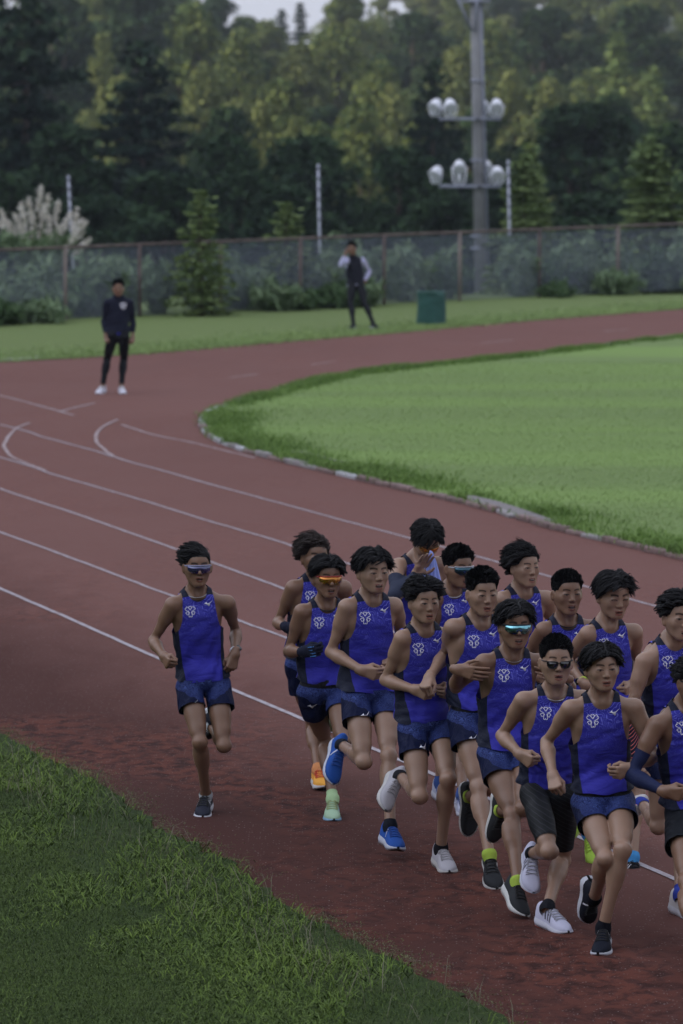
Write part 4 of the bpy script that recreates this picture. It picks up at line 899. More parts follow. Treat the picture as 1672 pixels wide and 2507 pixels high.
def make_hair(c, A, g, wide, style, seed, mat, parent):
    r = np.random.RandomState(seed); nm = style
    prm = {   # n, length, volume, flow fn, droop, width
        'wind': (2600, .082, .34, .40), 'short': (3600, .026, .55, .0), 'crew': (3400, .036, .5, .12), 'bowl': (3000, .092, .34, 1.0),
        'up': (2400, .05, .9, .15), 'long': (2400, .105, .38, .55), 'mop': (3000, .090, .26, 1.0), 'spread': (2800, .078, .50, .60)}[style]
    N, Ln, vol, droop = prm
    u = r.normal(size=(N*3, 3)); u /= np.linalg.norm(u, axis=1)[:, None]
    rad = np.array([.074*wide, .096, .086]); cen = np.array([0, -.012, .034])
    R0 = cen+u*rad; ok = hairline(R0) > .003; R0 = R0[ok][:N]; n = (u/rad)[ok][:N]; n /= np.linalg.norm(n, axis=1)[:, None]
    N = len(R0); x, y, z = R0.T; sx = np.sign(x)
    if style in ('wind', 'long'):     # blown to the person's right and back
        flow = np.stack([np.full(N, .9), -.75-0*y, .25+0*z], 1)
        if style == 'long': flow = np.stack([.75+.3*sx, -.55+0*y, .05+0*z], 1)
    elif style in ('bowl', 'spread', 'mop'):
        front = np.clip((y-.0)/.06, 0, 1)
        part = (x+.012)
        flow = np.stack([np.sign(part)*(.70+.35*front)+.0*x, .32*front-.25*(1-front), .10*front-.5*(1-front)*(z < .05)], 1)
        if style == 'spread': flow[:, 2] += .25; flow[:, 1] -= .35
        if style == 'mop': flow[:, 1] += 1.0*front; flow[:, 2] -= .5*front
    elif style == 'up': flow = np.stack([.25*sx, .15-.5*(y < 0), .6+0*z], 1)
    else: flow = np.stack([.1*sx, .05+.35*(z > .07), .45+0*z], 1)
    cl = sine_noise(R0, 55, seed+3)[:, None]*np.array([[.30, .12, .22]])+sine_noise(R0, 170, seed+9)[:, None]*np.array([[.10, .12, .14]])*(0 if style in ('short', 'crew') else 1)
    jit = r.normal(size=(N, 3))*(.09 if style not in ('long', 'wind') else .14)+cl
    L = Ln*(.75+.4*r.rand(N)); out = r.rand(N) < .05; L[out] *= 1.25; jit[out] *= 2.0
    side = np.clip((.055-z)/.06, 0, 1); L *= 1-np.where(style not in ('long', 'wind'), .78, .35)*side; volz = vol*(1-.75*side)
    km = {'bowl': 1.22, 'mop': 1.24, 'spread': 1.36, 'wind': 1.36, 'long': 1.55}.get(style); kmax = None if km is None else km+r.normal(0, .10, N)+.08*np.clip(sine_noise(R0, 60, seed+5), -1, 1)+.05*(z > .05)
    seg = 5; pts = [R0*1.0]; p = R0.copy()
    for i in range(seg):
        t = (i+.3)/seg; d = n*(volz*(1.5*(1-t)**1.6))[:, None]+flow*(.45+.55*t)+np.array([0, 0, -1.0])*droop*t+jit*(.5+.8*t)
        d /= np.linalg.norm(d, axis=1)[:, None]; p = p+d*(L/seg)[:, None]
        q = (p-cen)/(rad*1.05); k = np.linalg.norm(q, axis=1); m = k < 1; p[m] = cen+(q[m]/k[m][:, None])*rad*1.06
        if kmax is not None and i < seg-1: m = (k > kmax) & (z > -.09); p[m] = cen+(q[m]/k[m][:, None])*(rad*1.05)*(kmax[m][:, None]*.6+k[m][:, None]*.4)
        pts.append(p.copy())
    pts = np.stack(pts, 1)                                     # N, seg+1, 3
    K_ = {'short': 420, 'crew': 300, 'long': 130, 'wind': 150}.get(style, 170); gd = r.permutation(N)[:K_]; near_ = np.empty(N, int)
    for i0 in range(0, N, 500): near_[i0:i0+500] = gd[np.argmin(((R0[i0:i0+500, None, :]-R0[gd][None])**2).sum(-1), 1)]
    tt_ = (np.arange(seg+1)/seg)[None, :, None]*1.0; cs_ = .45 if style in ('short', 'crew') else .80; pts = pts*(1-cs_*tt_**1.3)+pts[near_]*(cs_*tt_**1.3)
    wb = (.0026 if style not in ('short', 'crew') else .0028)*(.7+.6*r.rand(N))
    tn = np.gradient(pts, axis=1); tn /= np.linalg.norm(tn, axis=2)[:, :, None]+1e-9
    b = np.cross(tn, n[:, None, :]); b /= np.linalg.norm(b, axis=2)[:, :, None]+1e-9; nn = np.cross(b, tn)
    prof = np.array([1, 1.1, 1.0, .8, .5, .08])[None, :, None]*wb[:, None, None]
    ring = [pts+b*prof, pts+nn*prof*.55, pts-b*prof]
    V = np.stack(ring, 2).reshape(-1, 3)                       # N, seg+1, 3
    base = np.arange(N)[:, None]*(seg+1)*3; Q = []
    for i in range(seg):
        for k in range(3):
            l = (k+1) % 3
            Q.append(np.stack([base[:, 0]+i*3+k, base[:, 0]+i*3+l, base[:, 0]+(i+1)*3+l, base[:, 0]+(i+1)*3+k], 1))
    Q = np.concatenate(Q)
    # close fitting cap underneath
    mb = MB(); nu, nv = 48, 32; G = []
    for j in range(nv+1):
        t = math.pi*j/nv; a = np.linspace(0, 2*np.pi, nu+1)
        G.append(np.stack([np.sin(t)*np.cos(a), np.sin(t)*np.sin(a), np.full(nu+1, np.cos(t))], 1))
    G = np.array(G).reshape(-1, 3); Vc = cen+G*(rad*1.045); Vc = Vc*(1+.012*sine_noise(Vc, 90, seed)[:, None])
    i = np.arange(nv)[:, None]*(nu+1)+np.arange(nu)[None]; Qc = np.stack([i, i+nu+1, i+nu+2, i+1], -1).reshape(-1, 4)
    Vc, Tc, _ = clip_mesh(Vc, Qc, hairline(Vc)+.004*sine_noise(Vc, 160, seed+1))
    Vl = np.concatenate([V, Vc]); Vl2 = Vl.copy(); Vl2[:, 0] *= 1.0
    W = c+(Vl2*g)@A
    me = np_mesh('hair', W-parent_origin(parent), [Q, Tc+len(V)], mat, True, {'rest': Vl})
    return add_obj('hair', me, parent)
def parent_origin(p): return np.array(p.location) if p is not None else np.zeros(3)
class Hand:
    def __init__(s, W, d, t, side, pose, g=1.0):
        """W wrist, d knuckle direction, t thumb direction, side +1 right / -1 left"""
        s.W = W; Y = nrm(d); T = nrm(t-Y*np.dot(t, Y)); B = np.cross(Y, T)*side
        s.Y, s.T, s.B = Y, T, B; s.g = g
        def p(y, th, b): return W+(Y*y+T*th+B*b)*g
        P = [rc(p(-.03, 0, 0), p(.01, 0, 0), .024*g, .022*g, .02)]
        kn = [(.088, .030), (.092, .010), (.087, -.011), (.078, -.029)]
        for y, th in kn: P.append(rc(p(.005, th*.55, 0), p(y, th, .004), .015*g, .0105*g, .016))
        P.append(rc(p(.03, -.012, -.008), p(.06, -.02, -.008), .013*g, .011*g, .015))
        P.append(rc(p(.02, .014, -.01), p(.05, .03, -.012), .015*g, .012*g, .015))
        s.fing = []
        ln = [(.042, .026, .020), (.046, .029, .021), (.042, .027, .020), (.034, .021, .018)]
        curls = {'fist': (80, 95, 60), 'loose': (55, 75, 45), 'open': (18, 22, 14), 'flat': (4, 6, 4)}[pose]
        for i, ((y, th), l3) in enumerate(zip(kn, ln)):
            q = np.array([y, th, .002]); a = 0; sp = .05*(1.5-i)*(1 if pose in ('open',) else .35)
            for j, (L, cu) in enumerate(zip(l3, curls)):
                a += math.radians(cu*(1+.10*(i-1.2)*(pose != 'flat')))
                q2 = q+np.array([math.cos(a)*L, sp*L, -math.sin(a)*L]); r0 = (.0094, .0085, .0076)[j]*(1 if i < 3 else .88); r1 = (.0085, .0076, .0064)[j]*(1 if i < 3 else .88)
                P.append(rc(p(*q), p(*q2), r0*g, r1*g, .003)); q = q2
        if pose in ('fist', 'loose'):
            P += [rc(p(.02, .022, -.012), p(.052, .042, -.022), .0135*g, .011*g, .01), rc(p(.052, .042, -.022), p(.082, .034, -.034), .0105*g, .0095*g, .003), rc(p(.082, .034, -.034), p(.098, .016, -.040), .009*g, .0075*g, .003)]
        else:
            P += [rc(p(.02, .022, -.008), p(.05, .050, -.014), .013*g, .011*g, .01), rc(p(.05, .050, -.014), p(.078, .064, -.018), .0105*g, .009*g, .003), rc(p(.078, .064, -.018), p(.102, .068, -.020), .009*g, .007*g, .003)]
        s.prims = P
def tint_ones(V): return np.ones((len(V), 4))
def make_cloth(name, prims, inf, mat, parent, maskf, restf, h=.006, disp=None):
    lo, hi = bounds(prims, inf); V, Q = extract(prims, lo, hi, h, inf, disp)
    rest = restf(V); m = maskf(V, rest)
    V, T, A = clip_mesh(V, Q, m, {'rest': rest})
    # light smoothing of the interior
    me = np_mesh(name, V-parent_origin(parent), T, mat, True, {'rest': A['rest']})
    o = add_obj(name, me, parent); return o, V, T, A['rest']
def seg_param(V, a, b):
    ba = b-a; return ((V-a)@ba)/(ba@ba)
def seg_dist(V, a, b):
    t = np.clip(seg_param(V, a, b), 0, 1)[:, None]; return np.linalg.norm(V-(a+t*(b-a)), axis=1)
SAKURA = []
def _pet(a, pts, closed):
    c, s_ = math.cos(a), math.sin(a); L = [(x*c-y*s_, x*s_+y*c) for x, y in pts]
    if closed: L.append(L[0])
    SAKURA.append(L)
for a in (38, 142, 270): _pet(math.radians(a), [(.16, -.16), (.42, -.24), (.72, -.30), (.96, -.26), (.98, -.10), (.84, 0), (.98, .10), (.96, .26), (.72, .30), (.42, .24), (.16, .16)], False)
for a in (90, 212, 328): _pet(math.radians(a), [(.30, 0), (.48, -.2), (.66, -.26), (.84, -.20), (.76, -.02), (.84, .18), (.66, .26), (.48, .2)], True)
BIRD = [(-.5, -.02), (-.32, .06), (-.2, .17), (-.17, .03), (-.02, .0), (.12, .02), (.5, .27), (.36, .12), (.16, -.04), (.12, -.27), (-.02, -.27), (-.06, -.16), (-.26, -.05)]
def project(bvh, o, d):
    h = bvh.ray_cast(Vector(o), Vector(d)); return None if h[0] is None else (np.array(h[0]), np.array(h[1]))
def stamp_lines(bvh, lines, place, d, wid, lift=.0022):
    """ribbons that follow the cloth; place(u,v) -> world ray origin"""
    mb = MB(); up = None
    for L in lines:
        P = []
        for (x0, y0), (x1, y1) in zip(L[:-1], L[1:]):
            for t in np.linspace(0, 1, 4)[:-1]: P.append((x0+(x1-x0)*t, y0+(y1-y0)*t))
        P.append(L[-1]); P = np.array(P); tg = np.gradient(P, axis=0); tg /= np.linalg.norm(tg, axis=1)[:, None]+1e-9
        nr = np.stack([-tg[:, 1], tg[:, 0]], 1)*wid; rows = []
        for q, nn_ in zip(P, nr):
            r2 = []
            for s_ in (-1, 1):
                h = project(bvh, place(*(q+s_*nn_)), d)
                r2.append(None if h is None else h[0]-np.array(d)*lift)
            if r2[0] is None or r2[1] is None: rows = None; break
            rows.append(r2)
        if rows: mb.grid(np.array(rows))
    return mb if mb.n else None
def stamp_poly(bvh, poly, place, d, lift=.0022):
    from mathutils.geometry import tessellate_polygon
    tri = tessellate_polygon([[Vector((x, y, 0)) for x, y in poly]]); V = []
    for x, y in poly:
        h = project(bvh, place(x, y), d)
        if h is None: return None
        V.append(h[0]-np.array(d)*lift)
    mb = MB(); mb.add(V, None, [list(t) for t in tri]); return mb
def finish(mb, name, mat, parent, thick=.0008):
    for i, v in enumerate(mb.V): mb.V[i] = v-parent_origin(root_of(parent))
    o = mb.obj(name, mat, parent, False)
    md = o.modifiers.new('thickness', 'SOLIDIFY'); md.thickness = thick; return o
def root_of(o):
    while o.parent is not None: o = o.parent
    return o
# ------------------------------------------------------------------ shoes
def shoe(ankle, d, up, side, col, parent, g=1.0, shin=None):
    A = axes_for(d, up); X, Y, Z = A; O = parent_origin(root_of(parent))
    def W(x, y, z): return ankle+(X*x*side+Y*y+Z*z)*g-O
    st = np.array([-.078, -.070, -.052, -.025, .01, .045, .08, .115, .145, .170, .188, .198])
    hw = np.array([.006, .022, .033, .035, .032, .034, .042, .047, .046, .038, .024, .006])
    off = np.array([0, 0, 0, 0, .001, .003, .004, .003, .001, -.003, -.006, -.008])
    zb = -.097+np.array([.014, .008, .002, 0, 0, 0, 0, .001, .005, .012, .019, .024])
    zt = np.array([-.058, -.056, -.056, -.057, -.060, -.062, -.064, -.066, -.067, -.067, -.066, -.064])
    # midsole
    mb = MB(); G = []
    nseg = 7
    for i in range(len(st)):
        row = []
        for k in range(nseg):                                  # left wall up, across bottom, right wall
            a = k/(nseg-1)
            if k == 0: row.append(W(off[i]-hw[i], st[i], zt[i]))
            elif k == 1: row.append(W(off[i]-hw[i]*1.10, st[i]*1.02, (zt[i]*.5+zb[i]*.5)))
            elif k == 2: row.append(W(off[i]-hw[i]*.98, st[i], zb[i]))
            elif k == 3: row.append(W(off[i], st[i], zb[i]))
            elif k == 4: row.append(W(off[i]+hw[i]*.98, st[i], zb[i]))
            elif k == 5: row.append(W(off[i]+hw[i]*1.10, st[i]*1.02, (zt[i]*.5+zb[i]*.5)))
            else: row.append(W(off[i]+hw[i], st[i], zt[i]))
        G.append(row)
    mb.grid(G)
    sole = mb.mesh('midsole', col['sole']); 
    # outsole
    mo = MB(); G = [[W(off[i]-hw[i]*.96, st[i], zb[i]-.0025), W(off[i]-hw[i]*.5, st[i], zb[i]-.004), W(off[i], st[i], zb[i]-.002), W(off[i]+hw[i]*.5, st[i], zb[i]-.004), W(off[i]+hw[i]*.96, st[i], zb[i]-.0025)] for i in range(len(st))]
    mo.grid(G)
    # upper
    hu = np.array([.034, .066, .078, .070, .064, .062, .048, .036, .028, .021, .013, .003])
    mu = MB(); G = []; m = 11
    for i in range(len(st)):
        row = []
        for k in range(m):
            a = math.pi*k/(m-1); cx = math.cos(a); sz = math.sin(a)
            x = off[i]-hw[i]*.97*np.sign(cx)*abs(cx)**.75; z = zt[i]-.004+(hu[i]+.004)*sz**.8
            row.append(W(x, st[i]*.985, z))
        G.append(row)
    mu.grid(G); o = mu.obj('shoe', col['upper'], parent)
    s1 = add_obj('midsole', sole, o); s2 = mo.obj('outsole', col['out'], o)
    # laces
    if col.get('lace'):
        ml = MB()
        for j, y in enumerate(np.linspace(.035, .108, 5)):
            i = np.interp(y, st, hu); hwi = np.interp(y, st, hw); zti = np.interp(y, st, zt)
            for sgn in (1, -1):
                pts = []
                for a in np.linspace(.28, .72, 6)*math.pi:
                    yy = y+sgn*(a/math.pi-.5)*.03
                    ii = np.interp(yy, st, hu)
                    pts.append(W(np.interp(yy, st, off)-hwi*.97*np.sign(math.cos(a))*abs(math.cos(a))**.75, yy, zti+ii*math.sin(a)**.8+.002))
                ml.tube(pts, .0022*g, 5)
        for sgn in (1, -1):
            ml.tube([W(0, .035, -.006), W(sgn*.012, .045, .004), W(sgn*.026, .052, -.002), W(sgn*.03, .05, -.016), W(sgn*.012, .042, -.012)], .0018*g, 5)
        ml.obj('laces', col['lace'], o)
    if col.get('mark'):
        mk = MB()
        for sgn in (-1, 1):
            for j, y in enumerate((.03, .052, .074)) if col.get('bars', True) else ((0, .05),):
                rows = []
                for a in np.linspace(.06, .34, 5):
                    aa = a*math.pi; r2 = []
                    for dy in (-.0045, .0045):
                        yy = y+dy-(a-.06)*.05; ii = np.interp(yy, st, hu); hwi = np.interp(yy, st, hw); zti = np.interp(yy, st, zt)
                        r2.append(W(np.interp(yy, st, off)+sgn*(hwi*.985*abs(math.cos(aa))**.75+.0012), yy, zti-.004+(ii+.005)*math.sin(aa)**.8+.0012))
                    rows.append(r2)
                mk.grid(rows)
        mk.obj('side_mark', col['mark'], o)
    return o
# ------------------------------------------------------------------ eyewear, jewellery, watches
def eyewear(c, A, g, wide, kind, lens, frame, parent, parts=True):
    O = parent_origin(root_of(parent))
    def W(x, y, z): return c+A.T@np.array([x*g*wide, y*g, z*g])-O
    mb = MB(); rest = []; fr = MB()
    if kind == 'shield':
        n = 25; rows = []; R = []
        for a in np.linspace(-1, 1, n):
            th = a*math.radians(60); x = math.sin(th)*.079; y = .022+math.cos(th)*.078
            notch = max(0, 1-abs(a)/.16); bot = -.029+.013*notch+.016*max(0, abs(a)-.55)/.45; top = .021-.004*abs(a)
            rows.append([W(x, y-.001, top), W(x*1.01, y+.003, top*.3+bot*.7*.5), W(x*.99, y+.0015, bot)]); R += [(x, y, top), (x, y, 0), (x, y, bot)]
        mb.grid(rows); rest = R
        fr.tube([W(math.sin(a)*.080, .022+math.cos(a)*.0795, .0215-.004*abs(a)/1.05) for a in np.linspace(-1.06, 1.06, 17)], .0026*g, 6)
    else:
        for s in (-1, 1):
            out = [(-.027, .010), (-.024, .0145), (.0, .0155), (.024, .0155), (.0275, .011), (.026, -.006), (.018, -.0165), (-.004, -.019), (-.02, -.013), (-.026, 0)]
            cx = s*.033; P = []; 
            for (u, v) in out: xx = cx+s*u*1.0; P.append(W(xx, .100-(xx**2)*3.6, v-.004))
            ctr = W(cx, .101-(cx**2)*3.6, -.005); base = mb.n; mb.add([ctr]+P, None, [[0, 1+i, 1+(i+1) % len(P)] for i in range(len(P))]); rest += [(cx, .1, 0)]+[(cx+s*u, .1, v) for u, v in out]
            fr.tube(P, .0026*g, 6, closed=True)
        fr.tube([W(-.008, .104, .004), W(0, .105, .006), W(.008, .104, .004)], .0026*g, 6)
    for s in (-1, 1):
        x0 = .071 if kind == 'shield' else .062; y0 = .060 if kind == 'shield' else .086
        fr.tube([W(s*x0, y0, .012), W(s*.0775, y0-.03, .010), W(s*.079, .0, .006), W(s*.078, -.018, -.004)], [.0036*g, .003*g, .0024*g, .002*g], 6)
    f = fr.obj('sunglasses', frame, parent); me = mb.mesh('lens', lens)
    at = me.attributes.new('rest', 'FLOAT_VECTOR', 'POINT'); at.data.foreach_set('vector', np.array(rest, np.float32).ravel()); add_obj('lens', me, f)
    md = f.children[0].modifiers.new('t', 'SOLIDIFY'); md.thickness = .0015
    return f
def necklace(T, rad, mat, parent, drop=.03, ry=.068, beads=0):
    O = parent_origin(root_of(parent)); P = []
    for a in np.linspace(0, 2*np.pi, 41)[:-1]:
        f = .5+.5*math.sin(a); P.append(T.pt(.068*math.cos(a), -.062+ry*math.sin(a), .030-drop*f**1.5-.0*f)-O)
    mb = MB(); mb.tube(P, rad, 6, closed=True)
    return mb.obj('necklace', mat, parent)
def watch(Wr, E, back, mats, parent, r=.031):
    O = parent_origin(root_of(parent)); ax = nrm(E-Wr); c = Wr+ax*.03-O; u = nrm(back-ax*np.dot(back, ax)); v = np.cross(ax, u); mb = MB(); rows = []
    for a in np.linspace(0, 2*np.pi, 19):
        dd = u*math.cos(a)+v*math.sin(a); rows.append([c+dd*r-ax*.010, c+dd*(r+.002)-ax*.008, c+dd*(r+.002)+ax*.008, c+dd*r+ax*.010])
    mb.grid(rows); o = mb.obj('watch', mats[0], parent)
    m2 = MB(); m2.tube([c+u*(r-.001), c+u*(r+.003), c+u*(r+.009), c+u*(r+.0105)], [.019, .021, .021, .017], 16); m2.obj('watch_case', mats[1], o)
    return o
# ------------------------------------------------------------------ one person
SHOE_COL = {}
def resolve(prev, px, L, sg):
    """world point on the pixel's ray at bone length L from prev; sg -1 nearer to the camera, +1 farther"""
    d = raydir(*px); o = np.array([0, 0, CAM_H]); q = o-prev
    a = d@d; b = 2*q@d; c = q@q-L*L; disc = b*b-4*a*c
    if disc < 0: t = -b/(2*a)
    else: t = (-b+sg*math.sqrt(disc))/(2*a)
    return o+d*t
def build_person(S):
    D = S['D']; s = S.get('s', 1.0); rng = np.random.RandomState(S['seed']*13)
    S.setdefault('wide', float(rng.uniform(.95, 1.05))); S.setdefault('jaw', float(rng.uniform(.95, 1.05))); S.setdefault('nose', float(rng.uniform(.97, 1.03))); S.setdefault('brow', float(rng.uniform(.8, 1.3)))
    yw = math.radians(S.get('yaw', 18)); pyw = math.radians(S.get('pyaw', S.get('yaw', 18)))
    P = at_depth(*S['pv'], D); C = at_depth(*S['nk'], D-S.get('lean', .07)); U = nrm(C-P)
    yS = .055*math.cos(yw)
    SR = at_depth(*S['shR'], C[1]-math.sin(yw)*.16+yS); SL = at_depth(*S['shL'], C[1]+math.sin(yw)*.16+yS)
    RP = np.array([-math.cos(pyw), -math.sin(pyw), 0]); RC = nrm(SR-SL)
    T = Torso(C, P, RC, RP, s); RPo = T.RP
    HR, HL = P+RPo*.085*s, P-RPo*.085*s
    Lua, Lfa, Lth, Lsh = .285*s, .25*s, .425*s, .415*s
    ER = resolve(SR, S['elR'][:2], Lua, S['elR'][2]); EL = resolve(SL, S['elL'][:2], Lua, S['elL'][2])
    WR = resolve(ER, S['wrR'][:2], Lfa, S['wrR'][2]); WL = resolve(EL, S['wrL'][:2], Lfa, S['wrL'][2])
    KR = resolve(HR, S['knR'][:2], Lth, S['knR'][2]); KL = resolve(HL, S['knL'][:2], Lth, S['knL'][2])
    def ank(K, a):
        return at_height(a[0], a[1], .110*s) if a[2] == 0 else resolve(K, a[:2], Lsh, a[2])
    AR, AL = ank(KR, S['anR']), ank(KL, S['anL'])
    for k in ('R', 'L'):                                       # planted leg: slide the knee along its ray so that both bones keep their length
        a = S['an'+k]
        if a[2] == 0:
            H, Aa = (HR, AR) if k == 'R' else (HL, AL); best = None
            for dz in np.linspace(-.45, .3, 76):
                K = at_depth(*S['kn'+k][:2], D+dz); e = (np.linalg.norm(K-H)-Lth)**2+(np.linalg.norm(K-Aa)-Lsh)**2
                if best is None or e < best[0]: best = (e, K)
            if k == 'R': KR = best[1]
            else: KL = best[1]
            if best[0] > .004: print('  leg', k, 'thigh %.2f shin %.2f' % (np.linalg.norm(best[1]-H), np.linalg.norm(best[1]-Aa)))
    ppm = F_PX/C[1]
    top, chin = np.array(S['top'], float), np.array(S['chin'], float)
    hc = chin+(top-chin)*.47; g = S.get('g', None) or np.clip(np.linalg.norm(top-chin)/ppm/.262, .88, 1.06)
    hy, hp, hr = [math.radians(a) for a in S.get('face', (15, 5, 0))]
    Hc = at_depth(hc[0], hc[1], C[1]+S.get('hd', .01))
    Fh = np.array([math.sin(hy)*math.cos(hp), -math.cos(hy)*math.cos(hp), -math.sin(hp)])
    u0 = np.array([0, 0, 1.0]); r0 = nrm(np.cross(Fh, u0)); u1 = np.cross(r0, Fh); Uh = u1*math.cos(hr)+r0*math.sin(hr)
    A = axes_for(Fh, Uh)
    gx = (WR+WL)/2; base = np.array([P[0], P[1], 0.0])
    skin = SKIN[S.get('skin', 'mid')]
    # ---- primitives
    fem = S.get('bulk', 1.0)*s
    torso = [el(T.pt(0, -.088, -.17), T.ax(-.17*s), (.138*fem, .098*fem, .19*s), .05), el(T.pt(0, -.085, -.37), T.ax(-.37*s), (.122*fem, .09*fem, .16*s), .06),
             el(T.pt(0, -.085, -.53)+U*0, T.ax(-.53*s), (.130*fem, .096*fem, .12*s), .06)]
    up_t = []
    for sg, Sh in ((1, SR), (-1, SL)):
        up_t += [rc(T.pt(sg*.02, -.035, -.014), Sh+U*.004*s, .026*s, .034*s, .03), el(T.pt(sg*.065, -.030, -.115), T.ax(0), (.072*s, .034*s, .062*s), .04),
                 rc(T.pt(sg*.024, -.085, .045), Sh-T.FC*.02+U*.010*s-T.RC*sg*.035, .026*s, .026*s, .035), el(T.pt(sg*.078, -.145, -.12), T.ax(0), (.068*s, .045*s, .11*s), .04),
                 rc(T.pt(sg*.115, -.095, -.10), T.pt(sg*.095, -.085, -.30), .042*s, .030*s, .05)]
        torso.append(el(P+RPo*sg*.07*s-T.FP*.045*s-U*.03*s, T.ax(-1), (.068*s, .076*s, .082*s), .05))
    neck0, neck1 = T.pt(0, -.075, -.02), Hc+A.T@np.array([0, -.022, -.055])*g
    neck = [rc(neck0, neck1, .052*s, .049*s, .03)]
    for sg in (-1, 1): neck.append(rc(T.pt(sg*.014, -.014, .002), Hc+A.T@np.array([sg*.058, -.012, -.045])*g, .010*s, .013*s, .02))
    arms = {}; legs = {}
    for k, sg, Sh, E, Wr in (('R', 1, SR, ER, WR), ('L', -1, SL, EL, WL)):
        ua = nrm(E-Sh); fa = nrm(Wr-E); fl = nrm(fa-ua*np.dot(fa, ua)+1e-6); out = nrm(RC*sg-ua*np.dot(RC*sg, ua))
        r = .86*S.get('armr', 1.0)*s
        arms[k] = [rc(Sh, Sh+ua*.11*s, .045*r, .040*r, .04), rc(Sh+out*.006-U*.008, Sh+ua*.10*s+out*.008, .042*r, .032*r, .035), rc(Sh+ua*.08*s, E, .039*r, .033*r, .03),
                   rc(Sh+ua*.10*s+fl*.011, Sh+ua*.19*s+fl*.008, .036*r, .033*r, .014), rc(Sh+ua*.09*s-fl*.014, Sh+ua*.16*s-fl*.010, .034*r, .031*r, .014),
                   rc(E, E+fa*.07*s, .036*r, .041*r, .02), rc(E+fa*.07*s, Wr, .040*r, .0262*r, .025), rc(E+fa*.03+out*.008, E+fa*.12*s+out*.004, .03*r, .026*r, .02)]
    for k, sg, H, K, An in (('R', 1, HR, KR, AR), ('L', -1, HL, KL, AL)):
        th = nrm(K-H); sh = nrm(An-K); kf = th-sh
        kf = nrm(kf) if np.linalg.norm(kf) > .15 else T.FP
        kt = nrm(kf-th*np.dot(kf, th)); ks = nrm(kf-sh*np.dot(kf, sh)); lat = nrm(np.cross(ks, sh)); r = .88*S.get('legr', 1.0)*s
        Lt, Ls = np.linalg.norm(K-H), np.linalg.norm(An-K)
        legs[k] = [rc(H, H+th*Lt*.5, .080*r, .064*r, .04), rc(H+th*Lt*.5, K, .062*r, .044*r, .04), rc(H+th*Lt*.25+kt*.022+lat*.012, H+th*Lt*.74+kt*.014+lat*.014, .052*r, .040*r, .03), rc(H+th*Lt*.35+kt*.020-lat*.014, H+th*Lt*.82+kt*.010-lat*.018, .050*r, .034*r, .03),
                   rc(H+th*Lt*.3-kt*.025, H+th*Lt*.75-kt*.014, .052*r, .038*r, .04), el(K+kt*.014+ks*.014, axes_for(ks, -sh), (.029*r, .026*r, .034*r), .012),
                   rc(K+lat*.020, K-lat*.020, .032*r, .032*r, .015), rc(K, K+sh*Ls*.28-ks*.016, .040*r, .042*r, .03), rc(K+sh*Ls*.16-ks*.026+lat*.016, K+sh*Ls*.42-ks*.020+lat*.012, .035*r, .030*r, .016),
                   rc(K+sh*Ls*.16-ks*.026-lat*.016, K+sh*Ls*.38-ks*.020-lat*.012, .036*r, .031*r, .016), rc(K+sh*Ls*.28-ks*.012, An-ks*.004, .040*r, .028*r, .05),
                   rc(K+sh*.03+ks*.012, An+ks*.006, .028*r, .024*r, .03), rc(An-lat*.018, An+lat*.018, .020*r, .020*r, .02)]
        tx = S['to'+k]; toe = resolve(An, tx[:2], .17*s, tx[2]) if tx[2] != 0 else None
        if toe is None:
            fw = np.array([math.sin(math.radians(tx[0])), -math.cos(math.radians(tx[0])), -math.tan(math.radians(tx[1]))]); toe = An+nrm(fw)*.17*s
        fd = nrm(toe-An); S['_foot'+k] = (An, fd, -sh); S['_sh'+k] = -sh
        upz = np.array([0, 0, 1.0]) if (S['an'+k][2] == 0 and S['to'+k][2] == 0) else -sh
        fz = nrm(upz-fd*np.dot(upz, fd))
        legs[k] += [rc(An-fz*.025-fd*.015, An-fz*.055+fd*.07, .024*s, .018*s, .03)]
    hp_ = head_prims(Hc, A, g, S.get('jaw', 1.0), S.get('wide', 1.0), S.get('nose', 1.0), S.get('mouth', .3))
    # ---- body surface: trunk and limbs, then head and hands at a finer step, cut on shared planes
    allb = torso+up_t+neck+arms['R']+arms['L']+legs['R']+legs['L']
    lo, hi = bounds(allb); fb, axb = field_groups([torso+up_t+neck+arms['R'][:2]+arms['L'][:2], arms['R'], arms['L'], legs['R'], legs['L']], lo, hi, .0075 if S.get('far') else .0065); Vb, Qb = nets(fb, axb)
    nd = nrm(neck1-neck0); pc = neck0+(neck1-neck0)*.62
    mk = -((Vb-pc)@nd)+.002
    near = np.linalg.norm(Vb-pc, axis=1) < .15
    m = np.where(near, mk, 1.0)
    hands = []; wcut = []
    for k, sg, E, Wr in (('R', 1, ER, WR), ('L', -1, EL, WL)):
        ha = S['ha'+k]; hd = resolve(Wr, ha[:2], .09*s, ha[2]); th = np.array(S.get('th'+k, (0, -.3, 1.0)), float)
        pose = S.get('hp'+k, 'fist'); Hn = Hand(Wr, hd-Wr, th, sg, pose, s*S.get('hs', 1.0))
        ax = nrm(Wr-E); pr = Hn.prims+[rc(E+(Wr-E)*.6, Wr, .0275*s, .0230*s, .025)]
        cpl = E+(Wr-E)*.90; m = np.where(np.linalg.norm(Vb-Wr, axis=1) < .075, np.minimum(m, -((Vb-cpl)@ax)+.002), m)
        l2, h2 = bounds(Hn.prims, 0, .012); Vh, Qh = extract(pr, l2, h2, .003 if not S.get('far') else .005)
        mh = (Vh-cpl)@ax; mh = np.where(np.linalg.norm(Vh-Wr, axis=1) > .09, 1.0, mh)
        Vh, Th, _ = clip_mesh(Vh, Qh, mh); hands.append((Vh, Th, Hn, pr, Wr, E, k))
    Vb, Tb, _ = clip_mesh(Vb, Qb, m)
    hh = head_prims_b = hp_+neck+up_t
